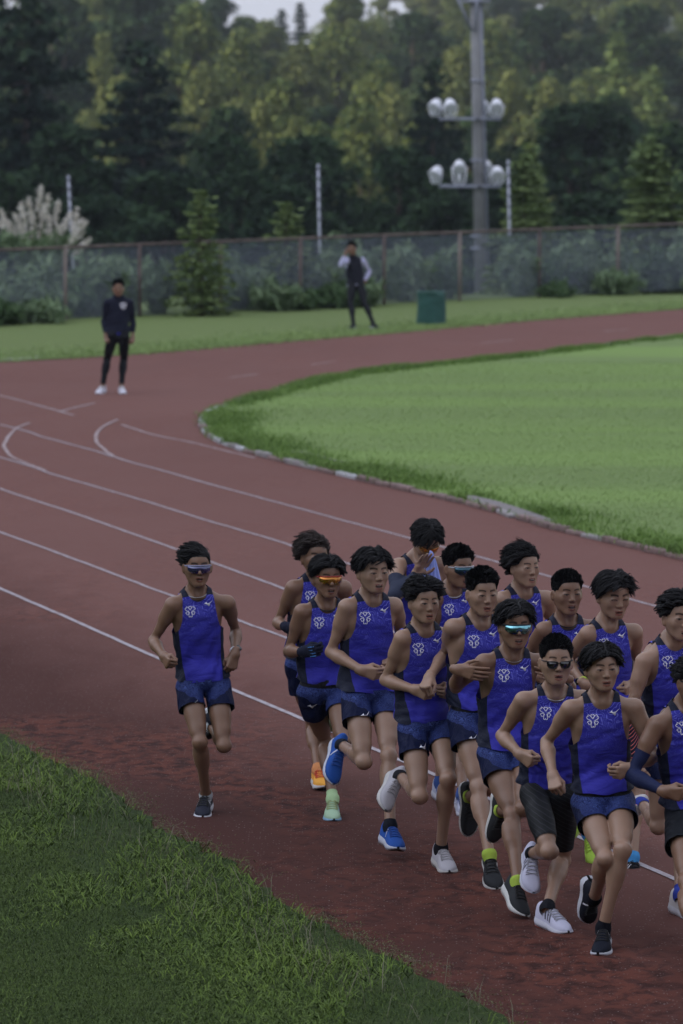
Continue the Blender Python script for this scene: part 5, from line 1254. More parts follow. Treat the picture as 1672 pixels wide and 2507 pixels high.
    l3, h3 = bounds([p for p in hp_], 0, .012); l3 = np.minimum(l3, pc-.07)
    Vd, Qd = extract(hh, l3, h3, .003 if not S.get('far') else .005)
    md = ((Vd-pc)@nd); Vd, Td, _ = clip_mesh(Vd, Qd, md)
    tin = [tint_ones(Vb), head_tint(Vd, Hc, A, g, S.get('jaw', 1.0), S.get('wide', 1.0), S.get('mouth', .3), S.get('brow', 1.0), S.get('closed', False))]
    Vs = [Vb, Vd]; Ts = [Tb, Td+len(Vb)]; n = len(Vb)+len(Vd)
    for (Vh, Th, Hn, pr, Wr, E, k) in hands:
        Vs.append(Vh); Ts.append(Th+n); n += len(Vh); tin.append(tint_ones(Vh))
    V = np.concatenate(Vs); Tt = np.concatenate(Ts); tn = np.concatenate(tin)
    # bare feet of the mesh end inside the shoes
    me = np_mesh('person', V-base, Tt, skin, True, {'rest': V-base, 'tint': tn})
    root = add_obj('person', me, None, base); tag(root, S['label'], 'person', S.get('group'))
    hips = [el(P+U*.055*s-T.FP*.012, T.ax(-1), (.130*s, .097*s, .10*s), .05), el(P+U*.03*s-T.FP*.02, T.ax(-1), (.140*s, .106*s, .085*s), .05)]
    for k, sg, H, K in (('R', 1, HR, KR), ('L', -1, HL, KL)): hips += [rc(H+RPo*sg*.004, H+(K-H)*.5+RPo*sg*.012, .081*s, .082*s, .014)]+legs[k][2:5]
    # ---- hair
    make_hair(Hc, A, g, S.get('wide', 1.0), S['hair'], S['seed'], MT[S.get('hairmat', 'hair')], root)
    # ---- singlet
    rest_t = lambda V_: T.local(V_)
    wr_seed = S['seed']*7
    def disp_t(f, ax):
        X, Y, Z = np.meshgrid(*ax, indexing='ij'); sel = np.abs(f) < .03
        Pn = np.stack([X[sel], Y[sel], Z[sel]], -1); L = T.local(Pn)
        a = np.interp(L[:, 2], [-.6, -.45, -.25, -.1, 0], [.016, .012, .0075, .0035, .0006])
        Q = L*np.array([1.0, .6, 1.5]); Q[:, 2] += .35*Q[:, 0]
        f = f.copy(); f[sel] += (a*sine_noise(Q, 21, wr_seed)).astype(np.float32); return f
    hem = -T.len/s+S.get('hemup', .045)
    def sing_mask(V_, L, neckfn=None):
        x, y, z = np.abs(L[:, 0]), L[:, 1], L[:, 2]
        wA = np.interp(z, [-.30, -.255, -.235, -.20, -.15, -.08, 0, .15], [.40, .26, .160, .128, .113, .104, .098, .104])
        m1 = wA-x
        front = y > -.078
        nf = np.where(z > -.034, np.interp(z, [-.034, -.026, -.012, .01, .03, .05, .07, .12], [0, .028, .046, .058, .066, .078, .098, .2]), -.05)
        nb = np.where(z > .03, np.interp(z, [.03, .04, .055, .075, .12], [0, .04, .068, .098, .2]), -.05)
        m2 = x-np.where(front, nf, nb)
        return np.minimum(np.minimum(m1, m2), z-hem-.004*np.sin(L[:, 0]*40+S['seed']))
    if S.get('singlet', True):
        drape = [el(T.pt(0, -.084, -.22), T.ax(-.22*s), (.136*s, .102*s, .15*s), .06), el(T.pt(0, -.082, -.38), T.ax(-.38*s), (.130*s, .105*s, .16*s), .06), el(T.pt(0, -.084, -.53), T.ax(-.5*s), (.144*s, .118*s, .14*s), .06)]
        sp = torso+up_t+drape+(hips if S.get('legs', 'shorts') != 'tights' else [])
        so, SV, ST, SRs = make_cloth('singlet', sp, .0085, MT['singlet'], root, sing_mask, rest_t, .006, disp_t)
        bvh = BVHTree.FromPolygons([Vector(v) for v in SV], ST.tolist())
        d = -T.FC
        es = .0355
        if S.get('emblem', True):
            mb = stamp_lines(bvh, SAKURA, lambda u, v: T.pt(.056-u*es, .35, -.084+v*es), d, .045)
            if mb: finish(mb, 'emblem', MT['print'], so)
        if S.get('bird', True):
            mb = stamp_poly(bvh, BIRD, lambda u, v: T.pt(-.060-u*.056, .35, -.046+v*.060), d, .006)
            if mb: finish(mb, 'bird_mark', MT['print'], so)
    # ---- shorts or tights
    def rest_p(V_):
        q = V_-P; return np.stack([q@RPo, q@T.FP, q@U], 1)/s
    def legt(V_):
        dR = seg_dist(V_, HR, KR); dL = seg_dist(V_, HL, KL); tR = seg_param(V_, HR, KR); tL = seg_param(V_, HL, KL)
        return np.where(dR < dL, tR, tL)
    kind = S.get('legs', 'shorts')
    if kind in ('shorts', 'blackshorts'):
        pp = hips; ln_ = S.get('shortlen', .40)
        def disp_s(f, ax):
            X, Y, Z = np.meshgrid(*ax, indexing='ij'); sel = np.abs(f) < .03; Pn = np.stack([X[sel], Y[sel], Z[sel]], -1); L = rest_p(Pn)
            Q = L*np.array([1.6, 1.2, .7]); f = f.copy(); f[sel] += (np.interp(L[:, 2], [-.2, 0, .08], [.009, .006, .003])*sine_noise(Q, 26, wr_seed+5)).astype(np.float32); return f
        def sh_mask(V_, L):
            slit = .14*np.clip((np.abs(L[:, 0])-.125)/.03, 0, 1)*np.clip(1-np.abs(L[:, 1]+.02)/.05, 0, 1)
            return np.minimum((ln_-slit-legt(V_))*.4, (.105 if S.get('hemup', 0) > .06 else S.get('hemup', .045)+.012)-L[:, 2])
        o, HV, HT, HRs = make_cloth('shorts', pp, .003, MT['shorts'] if kind == 'shorts' else MT['blackshorts'], root, sh_mask, rest_p, .006, disp_s)
        if kind == 'shorts' and S.get('bird', True):
            b2 = BVHTree.FromPolygons([Vector(v) for v in HV], HT.tolist())
            mb = stamp_poly(b2, BIRD, lambda u, v: P+(RPo*(.088-u*.058)+U*(-.062+v*.058))*s+T.FP*.5, -T.FP, .007)
            if mb: finish(mb, 'bird_mark', MT['print'], o)
    elif kind == 'tights':
        pr = torso[1:]+legs['R'][:6]+legs['L'][:6]
        make_cloth('half_tights', pr, .004, MT['tights'], root, lambda V_, L: np.minimum((S.get('tl', .80)-legt(V_))*.4, .10-L[:, 2]), rest_p, .0065)
    elif kind == 'pants':
        pr = torso[1:]+legs['R']+legs['L']
        def pm(V_, L):
            dR = seg_dist(V_, KR, AR); dL = seg_dist(V_, KL, AL); t = np.where(dR < dL, seg_param(V_, KR, AR), seg_param(V_, KL, AL)); return np.minimum((.93-t)*.4, .10-L[:, 2])
        make_cloth('trousers', pr, .010, MT['blackpants'], root, pm, rest_p, .009)
    if S.get('jacket'):
        mat = MT[S['jacket']]
        def full_sleeve(V_):
            mm = np.ones(len(V_))
            for E, Wr in ((ER, WR), (EL, WL)):
                dd = seg_dist(V_, E, Wr); t = seg_param(V_, E, Wr); mm = np.where(dd < .07, np.minimum(mm, (.93-t)*.3), mm)
            return mm
        pj = torso+up_t+[neck[0]]+[el(T.pt(0, -.084, -.30), T.ax(-.3*s), (.150*s, .112*s, .2*s), .06), el(T.pt(0, -.082, -.48), T.ax(-.5*s), (.158*s, .120*s, .12*s), .06)]
        if S['jacket'] == 'vest':
            make_cloth('vest', pj, .014, mat, root, lambda V_, L: np.minimum(np.minimum(L[:, 2]+.50, .07-L[:, 2]), np.interp(L[:, 2], [-.3, -.2, -.1, .1], [.4, .17, .135, .135])-np.abs(L[:, 0])), rest_t, .009, disp_t)
            make_cloth('long_sleeve_shirt', pj+arms['R']+arms['L'], .008, MT['pale'], root, lambda V_, L: np.minimum(np.minimum(L[:, 2]+.56, .07-L[:, 2]), full_sleeve(V_)), rest_t, .009, disp_t)
        else:
            o, JV, JT, _ = make_cloth('jacket', pj+arms['R']+arms['L'], .013, mat, root, lambda V_, L: np.minimum(np.minimum(L[:, 2]+.50, .075-L[:, 2]), full_sleeve(V_)), rest_t, .009, disp_t)
            make_cloth('shirt_hem', pj, .009, MT['singlet'], root, lambda V_, L: np.minimum(L[:, 2]+.535, -.47-L[:, 2]), rest_t, .009)
            b2 = BVHTree.FromPolygons([Vector(v) for v in JV], JT.tolist())
            mb = stamp_lines(b2, SAKURA, lambda u, v: T.pt(-.072-u*.05, .4, -.10+v*.05), -T.FC, .09)
            if mb: finish(mb, 'emblem', MT['print'], o)
    for k, mat, t0, t1 in S.get('sleeves', []):
        Sh, E, Wr = (SR, ER, WR) if k == 'R' else (SL, EL, WL)
        def mf(V_, L):
            tu = seg_param(V_, Sh, E); tf = seg_param(V_, E, Wr); dU, dF = seg_dist(V_, Sh, E), seg_dist(V_, E, Wr)
            t = np.where(dU < dF, tu, 1+tf); return np.minimum(t-t0, t1-t)*.25
        def rf(V_):
            ax = nrm(Wr-E); q = V_-E; A3 = axes_for(ax, np.array([0, 0, 1.0])); return q@np.array([A3[0], A3[2], A3[1]]).T
        o, _, _, _ = make_cloth('arm_sleeve', arms[k], .004, MT[mat], root, mf, rf, .006)
        S['_sl'+k] = o
    # ---- shoes
    cR = S.get('shoeR', S['shoe'])
    for k in ('R', 'L'):
        An, fd, upv = S['_foot'+k]
        if S['an'+k][2] == 0 and S['to'+k][2] == 0: upv = np.array([0, 0, 1.0])
        shoe(An, fd, upv if abs(np.dot(upv, fd)) < .97 else np.array([0, 0, 1.0]), 1 if k == 'R' else -1, SHOE_COL[S['shoe']], root, s*1.12, S['_sh'+k])
    if SHOE_COL[S['shoe']].get('sock'):
        hs_ = SHOE_COL[S['shoe']]['sockh']
        for k, K, An in (('R', KR, AR), ('L', KL, AL)):
            Ls = np.linalg.norm(An-K); sd_ = nrm(An-K)
            make_cloth('sock', legs[k][7:]+[rc(An, An+sd_*.04, .028*s, .026*s, .02)], .0035, SHOE_COL[S['shoe']]['sock'], root, lambda V_, L: np.minimum((V_-An)@sd_+hs_, .04-(V_-An)@sd_), lambda V_: V_-base, .005)
    # ---- accessories
    if S.get('glasses'):
        kd, ln, frm = S['glasses']; eyewear(Hc, A, g, S.get('wide', 1.0), kd, MT[ln], frm, root)
    for (rad, mt, drop) in S.get('neck', []): necklace(T, rad, MT[mt], root, drop)
    for k, mats in S.get('watch', []):
        E, Wr = (ER, WR) if k == 'R' else (EL, WL); Hn = [h for h in hands if h[6] == k][0][2]
        watch(Wr, E, Hn.B, mats, root)
    if S.get('glove'):
        for k in S['glove']:
            Vh, Th, Hn, pr, Wr, E, _ = [h for h in hands if h[6] == k][0]
            l2, h2 = bounds(Hn.prims, .003, .012); ax = nrm(Wr-E); cpl = Wr-ax*.035
            V_, Q_ = extract(pr, l2, h2, .0032, .0028); V_, T_, _ = clip_mesh(V_, Q_, (V_-cpl)@ax)
            go = add_obj('glove', np_mesh('glove', V_-base, T_, MT['glove'], True, {'rest': V_-base}), root)
            mb = MB()
            for th_ in (.030, .010, -.011, -.029):
                q = [Wr+(Hn.Y*y+Hn.T*th_+Hn.B*b)*s-base for y, b in ((.055, .0175), (.085, .0175), (.10, .012))]; mb.tube(q, .0024, 5)
            mb.tube([Wr-ax*.028+(Hn.T*math.cos(a)+Hn.B*math.sin(a))*.030-base for a in np.linspace(0, 6.28, 17)[:-1]], .004, 5, closed=True)
            mb.obj('glove_trim', MT['gloveblue'], go)
    S['_T'] = T; S['_root'] = root; S['_base'] = base; S['_j'] = dict(SR=SR, SL=SL, ER=ER, EL=EL, WR=WR, WL=WL, C=C, P=P, Hc=Hc, A=A, HR=HR, HL=HL, KR=KR, KL=KL, AR=AR, AL=AL, g=g)
    print('%-12s pelvis z %.2f g %.2f ankles z %.2f %.2f  verts %d' % (S['id'], P[2], g, AR[2], AL[2], len(V)))
    return root
# ------------------------------------------------------------------ the runners: joints read off the photograph, solved to true bone lengths
def shoecol(name, up, sole, out, lace, mark=None, sock=None, sockh=.05, bars=True):
    SHOE_COL[name] = dict(upper=knit(name+'_shoe_mesh', up, .7, 500, .15), sole=plain(name+'_midsole', sole, .55, var=.05), out=plain(name+'_outsole', out, .7), lace=plain(name+'_lace', lace, .7),
                          mark=plain(name+'_mark', mark, .5) if mark else None, sock=knit(name+'_sock', sock, .85) if sock else None, sockh=sockh, bars=bars)
shoecol('blackwhite', (.02, .022, .035), (.72, .74, .8), (.02, .02, .02), (.02, .02, .02), (.75, .76, .8), (.45, .48, .5), .02)
shoecol('orange', (.75, .36, .06), (.7, .7, .7), (.03, .03, .03), (.7, .1, .05), (.8, .15, .05), (.6, .25, .1), .03)
shoecol('lime', (.36, .52, .36), (.30, .55, .75), (.03, .12, .35), (.42, .5, .25), None, (.42, .60, .33), .05)
shoecol('blue', (.02, .08, .33), (.55, .58, .68), (.10, .075, .05), (.03, .10, .40), (.6, .62, .7), (.01, .012, .02), .035, False)
shoecol('grey', (.40, .39, .42), (.55, .54, .52), (.06, .06, .07), (.45, .44, .46), None, (.012, .012, .016), .035)
shoecol('limesock', (.025, .027, .03), (.62, .62, .60), (.42, .09, .03), (.02, .02, .02), None, (.34, .47, .07), .020)
shoecol('coral', (.50, .50, .62), (.66, .67, .76), (.85, .20, .14), (.45, .45, .5), (.05, .05, .07), (.008, .009, .013), .035)
shoecol('black', (.008, .010, .018), (.60, .62, .68), (.03, .03, .03), (.008, .008, .01), (.6, .6, .65), (.006, .007, .012), .04, False)
shoecol('bluewhite', (.42, .44, .55), (.6, .62, .7), (.02, .02, .03), (.05, .12, .4), (.05, .10, .4), (.05, .1, .3), .04)
shoecol('neon', (.40, .62, .08), (.50, .66, .18), (.06, .035, .03), (.55, .75, .10), None, (.05, .25, .55), .035)
shoecol('asics', (.010, .011, .016), (.45, .45, .50), (.012, .012, .014), (.01, .01, .012), (.6, .6, .65), (.06, .26, .55), .03)
shoecol('whitered', (.52, .50, .50), (.60, .60, .65), (.25, .1, .08), (.5, .5, .5), (.6, .12, .12), (.03, .05, .30), .05, False)
shoecol('white', (.62, .62, .70), (.68, .68, .74), (.3, .3, .3), (.6, .6, .6), None, None)
def c1(x, y): return (340+x/3.267, 1300+y/3.267)
def c2(x, y): return (650+x/3.134, 1260+y/3.134)
def c3(x, y): return (900+x/3.134, 1260+y/3.134)
def c4(x, y): return (1172+x/3.134, 1300+y/3.134)
def c5(x, y): return (1172+x/3.136, 1800+y/3.136)
def c6(x, y): return (700+x/3.136, 1700+y/3.136)
def nn(x, y): return (x, y)
G_ = 'runners in matching blue singlets'
SILVER = MT['chain']
PEOPLE = [
 dict(id='lone', seed=1, D=29.1, s=.98, yaw=14, pyaw=10, label='runner apart from the pack at the left, in wraparound sunglasses with a white wristwatch', group=G_, skin='tan',
      nk=c1(475, 525), pv=c1(515, 1235), shR=c1(272, 590), shL=c1(705, 575), top=c1(455, 100), chin=c1(480, 442), face=(10, 4, 0),
      elR=(*c1(115, 880), 1), wrR=(*c1(200, 1005), -1), haR=(*c1(240, 1065), -1), thR=(.3, -.5, .7), elL=(*c1(775, 800), 1), wrL=(*c1(768, 985), -1), haL=(*c1(738, 1095), -1), thL=(-.8, -.4, .3), hpL='loose',
      knR=(*c1(488, 1690), -1), anR=(*c1(535, 2110), 0), toR=(-6, 8, 0), knL=(*c1(680, 1720), -1), anL=(*c1(590, 1570), 1), toL=(*c1(575, 1700), 1),
      hair='wind', glasses=('shield', 'lens_purple', plain('pale_frame', (.42, .42, .62), .4)), neck=[(.0022, 'pearl', .035), (.0035, 'cord', .055)], watch=[('L', (plain('white_strap', (.75, .78, .85), .5), plain('watch_black', (.01, .01, .012), .25)))], shoe='blackwhite', jaw=1.03, mouth=.5),
 dict(id='brownhair', seed=2, D=30.4, s=1.0, yaw=16, label='brown-haired runner mostly hidden behind the one in red sunglasses, orange shoes', group=G_, skin='tan',
      nk=c2(410, 525), pv=c2(350, 1155), shR=c2(215, 560), shL=c2(600, 560), top=c2(365, 150), chin=c2(400, 475), face=(16, 2, 0),
      elR=(*c2(90, 830), 1), wrR=(*c2(165, 865), -1), haR=(*c2(230, 900), -1), elL=(*c2(650, 800), 1), wrL=(*c2(600, 950), -1), haL=(*c2(560, 1000), -1),
      knR=(*c2(365, 1630), -1), anR=(*c2(405, 1955), 0), toR=(10, 0, 0), knL=(*c2(510, 1600), -1), anL=(*c2(500, 1480), 1), toL=(*c2(500, 1600), 1),
      hair='long', hairmat='hairb', shoe='orange', glove=['R'], closed=True),
 dict(id='redglasses', seed=3, D=29.0, s=.98, yaw=15, label='runner in red-framed orange sunglasses with a black and blue glove and pale green shoes', group=G_, skin='tan',
      nk=c2(478, 720), pv=c2(445, 1370), shR=c2(280, 745), shL=c2(650, 735), top=c2(455, 300), chin=c2(495, 632), face=(16, 6, 0),
      elR=(*c2(175, 1050), 1), wrR=(*c2(300, 1052), -1), haR=(*c2(380, 1045), -1), thR=(0, -.3, 1), hpR='loose', elL=(*c2(720, 960), 1), wrL=(*c2(650, 1080), -1), haL=(*c2(600, 1100), -1),
      knR=(*c2(455, 1740), -1), anR=(*c2(515, 2180), 0), toR=(0, 6, 0), knL=(*c2(600, 1740), -1), anL=(*c2(545, 1580), 1), toL=(*c2(530, 1700), 1),
      hair='bowl', glasses=('shield', 'lens_fire', plain('red_frame', (.5, .03, .03), .35)), neck=[(.0035, 'cord', .045)], shoe='lime', glove=['R'], mouth=1.0, hemup=.075),
 dict(id='tall', seed=4, D=27.9, s=1.04, yaw=20, label='tall bare-faced runner in blue shoes, one foot kicked up behind', group=G_, skin='mid',
      nk=c2(835, 670), pv=c2(800, 1390), shR=c2(625, 710), shL=c2(985, 700), top=c2(800, 245), chin=c2(850, 605), face=(22, 4, 0),
      elR=(*c2(500, 1055), 1), wrR=(*c2(740, 1195), -1), haR=(*c2(850, 1225), -1), thR=(0, -.2, 1), hpR='loose', elL=(*c2(1060, 930), 1), wrL=(*c2(1010, 1120), -1), haL=(*c2(960, 1180), -1),
      knR=(*c2(755, 1900), -1), anR=(*c2(590, 1770), 1), toR=(*c2(567, 1960), -1), knL=(*c2(945, 1850), -1), anL=(*c6(800, 1010), -1), toL=(*c6(868, 1062), -1),
      hair='bowl', shoe='blue', mouth=.9),
 dict(id='greyshoes', seed=5, D=27.1, s=1.02, yaw=22, label='bare-faced runner in pale grey shoes beside the tall one, right foot lifted', group=G_, skin='mid',
      nk=c3(455, 905), pv=c3(450, 1630), shR=c3(270, 950), shL=c3(620, 930), top=c3(410, 475), chin=c3(455, 835), face=(20, 5, 0),
      elR=(*c3(135, 1270), 1), wrR=(*c3(370, 1345), -1), haR=(*c3(450, 1375), -1), thR=(0, -.3, 1), hpR='loose', elL=(*c3(680, 1150), 1), wrL=(*c3(640, 1330), -1), haL=(*c3(590, 1370), -1),
      knR=(*c3(400, 2165), -1), anR=(*c3(255, 2010), 1), toR=(*c6(838, 790), -1), knL=(*c3(617, 2030), -1), anL=(*c6(1190, 1180), 0), toL=(14, 6, 0),
      hair='spread', shoe='grey', mouth=.5),
 dict(id='wiping', seed=6, D=29.9, s=1.04, yaw=22, label='runner at the back wiping his face with his singlet, in amber sunglasses', group=G_, skin='mid',
      nk=c3(420, 375), pv=c3(430, 1050), shR=c3(235, 395), shL=c3(560, 380), top=c3(440, 30), chin=c3(465, 345), face=(18, 38, 0),
      elR=(*c3(200, 620), -1), wrR=(*c3(375, 455), 1), haR=(*c3(425, 375), -1), thR=(1, -.2, .2), hpR='flat', elL=(*c3(620, 690), 1), wrL=(*c3(560, 900), -1), haL=(*c3(540, 980), -1),
      knR=(*c3(420, 1500), -1), anR=(*c3(360, 1600), 1), toR=(*c3(350, 1750), -1), knL=(*c3(545, 1450), -1), anL=(*c3(560, 2050), 0), toL=(15, 6, 0), emblem=False, bird=False,
      hair='mop', glasses=('shield', 'lens_fire', plain('amber_frame', (.10, .05, .01), .4)), neck=[(.002, 'pearl', .04)], sleeves=[('R', 'greysleeve', .42, 1.93), ('L', 'greysleeve', .42, 1.93)], shoe='bluewhite'),
 dict(id='smiling', seed=7, D=29.4, s=1.0, yaw=26, label='smiling short-haired runner in teal wraparound glasses with pale arms and a pale neck cord', group=G_, skin='tan',
      nk=c3(675, 610), pv=c3(700, 1260), shR=c3(520, 640), shL=c3(850, 640), top=c3(685, 225), chin=c3(705, 562), face=(32, 6, 0),
      elR=(*c3(480, 930), 1), wrR=(*c3(600, 1060), -1), haR=(*c3(660, 1080), -1), elL=(*c3(930, 900), 1), wrL=(*c3(880, 1060), -1), haL=(*c3(830, 1080), -1),
      knR=(*nn(1128, 1840), -1), anR=(*nn(1132, 1945), 0), toR=(8, 4, 0), knL=(*nn(1170, 1830), -1), anL=(*nn(1160, 1850), 1), toL=(*nn(1160, 1890), -1),
      hair='crew', glasses=('shield', 'lens_teal', plain('white_frame', (.6, .62, .68), .35)), neck=[(.003, 'pearl', .05)], shoe='bluewhite', mouth=1.0),
 dict(id='fist', seed=8, D=26.9, s=1.02, yaw=20, label='bare-faced runner with a lowered fist overlapping the hands of his neighbour', group=G_, skin='mid',
      nk=c3(885, 850), pv=c3(840, 1560), shR=c3(655, 865), shL=c3(1050, 870), top=c3(868, 390), chin=c3(890, 782), face=(18, 8, 0),
      elR=(*c3(590, 1075), 1), wrR=(*c3(475, 1245), -1), haR=(*c3(440, 1330), -1), thR=(1, -.6, .2), elL=(*c3(1130, 1150), 1), wrL=(*c3(1080, 1330), -1), haL=(*c3(1040, 1370), -1),
      knR=(*c3(850, 2090), -1), anR=(*nn(1198, 2092), -1), toR=(*nn(1208, 2135), -1), knL=(*c3(945, 2090), -1), anL=(*nn(1152, 1950), 1), toL=(*nn(1158, 2025), 1),
      hair='crew', shoe='limesock', mouth=.3, hemup=.072),
 dict(id='mirror', seed=9, D=26.0, s=1.0, yaw=14, label='runner in blue mirrored sunglasses with elbows raised and hands at his shoulders', group=G_, skin='tan',
      nk=c4(270, 985), pv=c4(222, 1705), shR=c4(40, 1010), shL=c4(475, 1010), top=c4(272, 520), chin=c4(290, 905), face=(10, 4, 0),
      elR=(*nn(1116, 1683), 1), wrR=(*nn(1122, 1640), -1), haR=(*nn(1158, 1648), -1), thR=(0, 0, 1), hpR='open', elL=(*nn(1396, 1690), 1), wrL=(*nn(1383, 1660), -1), haL=(*nn(1348, 1650), -1), thL=(0, 0, 1), hpL='open',
      knR=(*c5(255, 620), -1), anR=(*nn(1268, 2158), -1), toR=(*nn(1292, 2200), -1), knL=(*c4(345, 2130), -1), anL=(*nn(1228, 1985), 1), toL=(*nn(1221, 2055), 1),
      hair='bowl', glasses=('shield', 'lens_mirror', plain('dark_frame', (.012, .02, .03), .35)), neck=[(.0015, 'chain', .045)], shoe='limesock', mouth=.7,
      watch=[('L', (plain('watch_band', (.01, .01, .012), .5), plain('watch_steel', (.6, .6, .62), .3, 1.0)))]),
 dict(id='tights', seed=10, D=25.2, s=.98, yaw=8, label='runner in square black sunglasses, silver chain, black half tights and white and coral shoes', group=G_, skin='mid',
      nk=c4(595, 1275), pv=c4(540, 2020), shR=c4(345, 1300), shL=c4(800, 1290), top=c4(588, 775), chin=c4(600, 1190), face=(6, 3, 0),
      elR=(*c4(175, 1570), 1), wrR=(*c4(320, 1715), -1), haR=(*c4(405, 1775), -1), thR=(.2, -.3, 1), elL=(*c4(900, 1560), 1), wrL=(*c4(850, 1800), -1), haL=(*c4(800, 1880), -1),
      knR=(*c5(545, 895), -1), anR=(*c5(415, 905), 1), toR=(*c5(430, 1085), -1), knL=(*c5(640, 960), -1), anL=(*c5(528, 1325), 0), toL=(32, 6, 0),
      hair='short', glasses=('square', 'lens_black', plain('black_frame', (.006, .006, .007), .3)), neck=[(.003, 'chain', .05)], legs='tights', shoe='coral', mouth=.5, watch=[]),
 dict(id='front', seed=11, D=24.7, s=.98, yaw=6, label='foremost bare-faced runner in black shoes with a centre parting', group=G_, skin='mid',
      nk=c4(950, 1325), pv=c4(955, 2080), shR=c4(705, 1365), shL=c4(1195, 1355), top=c4(925, 845), chin=c4(965, 1228), face=(12, 4, 2),
      elR=(*c4(520, 1620), 1), wrR=(*c4(570, 1880), -1), haR=(*c4(590, 1975), -1), thR=(1, -.5, .2), elL=(*nn(1602, 1850), 1), wrL=(*nn(1543, 1882), -1), haL=(*nn(1512, 1893), -1), thL=(0, -.2, 1), hpL='loose',
      knR=(*c5(975, 950), -1), anR=(*c5(885, 1255), 1), toR=(*c5(885, 1450), 1), knL=(*c5(1105, 880), -1), anL=(*c5(955, 1480), 0), toL=(-8, 6, 0),
      hair='bowl', shoe='black', mouth=.4, jaw=.97, wide=1.04, hemup=.072),
 dict(id='windblown', seed=12, D=28.8, s=1.02, yaw=24, label='lean runner at the back with long windblown black hair', group=G_, skin='mid',
      nk=c4(365, 490), pv=c4(330, 1150), shR=c4(180, 525), shL=c4(520, 520), top=c4(325, 100), chin=c4(380, 430), face=(28, 2, 0),
      elR=(*c4(100, 800), 1), wrR=(*c4(200, 950), -1), haR=(*c4(250, 1000), -1), elL=(*c4(580, 780), 1), wrL=(*c4(520, 980), -1), haL=(*c4(470, 1000), -1),
      knR=(*nn(1282, 1830), -1), anR=(*nn(1278, 1900), 1), toR=(*nn(1278, 1960), -1), knL=(*nn(1320, 1815), -1), anL=(*nn(1322, 1990), 0), toL=(15, 4, 0),
      hair='long', shoe='whitered', mouth=.6),
 dict(id='spiky', seed=13, D=27.8, s=1.0, yaw=16, label='short-haired runner with corded necklaces behind the black sunglasses', group=G_, skin='tan',
      nk=c4(690, 725), pv=c4(650, 1390), shR=c4(500, 760), shL=c4(880, 745), top=c4(665, 285), chin=c4(690, 640), face=(16, 4, 0),
      elR=(*c4(350, 990), 1), wrR=(*c4(470, 1120), -1), haR=(*c4(520, 1150), -1), elL=(*c4(920, 1010), 1), wrL=(*c4(790, 1040), -1), haL=(*c4(735, 1030), -1), thL=(0, -.2, 1),
      knR=(*nn(1405, 1900), -1), anR=(*nn(1440, 2040), -1), toR=(*nn(1448, 2082), -1), knL=(*nn(1412, 1880), -1), anL=(*nn(1400, 1960), 1), toL=(*nn(1398, 2020), -1),
      hair='short', neck=[(.003, 'cord', .04), (.003, 'cord', .055)], shoe='neon', mouth=.9),
 dict(id='downcast', seed=14, D=27.3, s=1.0, yaw=22, label='runner with downcast eyes and a black watch on a lime strap', group=G_, skin='mid',
      nk=c4(1020, 745), pv=c4(1030, 1430), shR=c4(840, 790), shL=c4(1190, 775), top=c4(1010, 280), chin=c4(1060, 685), face=(20, 14, 0), closed=True,
      elR=(*nn(1388, 1618), 1), wrR=(*nn(1432, 1676), -1), haR=(*nn(1462, 1700), -1), thR=(0, -.3, 1), elL=(*c4(1215, 1010), 1), wrL=(*c4(1165, 1180), -1), haL=(*c4(1120, 1240), -1),
      knR=(*nn(1490, 1930), -1), anR=(*nn(1480, 1960), 1), toR=(*nn(1480, 2010), -1), knL=(*nn(1560, 1940), -1), anL=(*nn(1549, 2100), -1), toL=(*nn(1566, 2135), -1),
      hair='bowl', shoe='asics', mouth=.3, watch=[('R', (plain('lime_strap', (.5, .65, .08), .5), plain('watch_black', (.01, .01, .012), .25)))]),
 dict(id='tuft', seed=15, D=26.1, s=1.0, yaw=18, label='runner at the right edge with a coral-striped black arm sleeve and white and red shoes', group=G_, skin='mid',
      nk=nn(1655, 1580), pv=nn(1655, 1828), shR=nn(1578, 1620), shL=nn(1722, 1600), top=c4(1530, 455), chin=c4(1560, 845), face=(14, 3, 0),
      elR=(*nn(1540, 1748), 1), wrR=(*nn(1558, 1868), -1), haR=(*nn(1565, 1910), -1), elL=(*nn(1752, 1740), 1), wrL=(*nn(1735, 1830), -1), haL=(*nn(1720, 1860), -1),
      knR=(*nn(1612, 2025), -1), anR=(*nn(1572, 1968), 1), toR=(*nn(1556, 2010), -1), knL=(*nn(1665, 2010), -1), anL=(*nn(1666, 2190), 0), toL=(25, 6, 0),
      hair='spread', sleeves=[('R', 'coralsleeve', .95, 1.9)], shoe='whitered', mouth=.9),
 dict(id='edge', seed=16, D=24.6, s=1.0, yaw=14, label='nearest runner cut off by the right edge, dark sunglasses, navy arm sleeve and black shorts', group=G_, skin='tan',
      nk=nn(1690, 1738), pv=nn(1705, 1985), shR=nn(1608, 1775), shL=nn(1772, 1760), top=nn(1688, 1610), chin=nn(1702, 1722), face=(14, 4, 0), legs='blackshorts', shortlen=.5,
      elR=(*nn(1545, 1898), 1), wrR=(*nn(1628, 1938), -1), haR=(*nn(1668, 1945), -1), thR=(0, -.2, 1), hpR='loose', elL=(*nn(1802, 1890), 1), wrL=(*nn(1770, 2000), -1), haL=(*nn(1750, 2030), -1),
      knR=(*nn(1682, 2160), -1), anR=(*nn(1706, 2330), 0), toR=(20, 6, 0), knL=(*nn(1760, 2170), -1), anL=(*nn(1740, 2120), 1), toL=(*nn(1740, 2190), -1),
      hair='wind', glasses=('shield', 'lens_brown', plain('dark_frame', (.012, .02, .03), .35)), sleeves=[('R', 'sleeve', .52, 1.92)], shoe='black', mouth=.4),
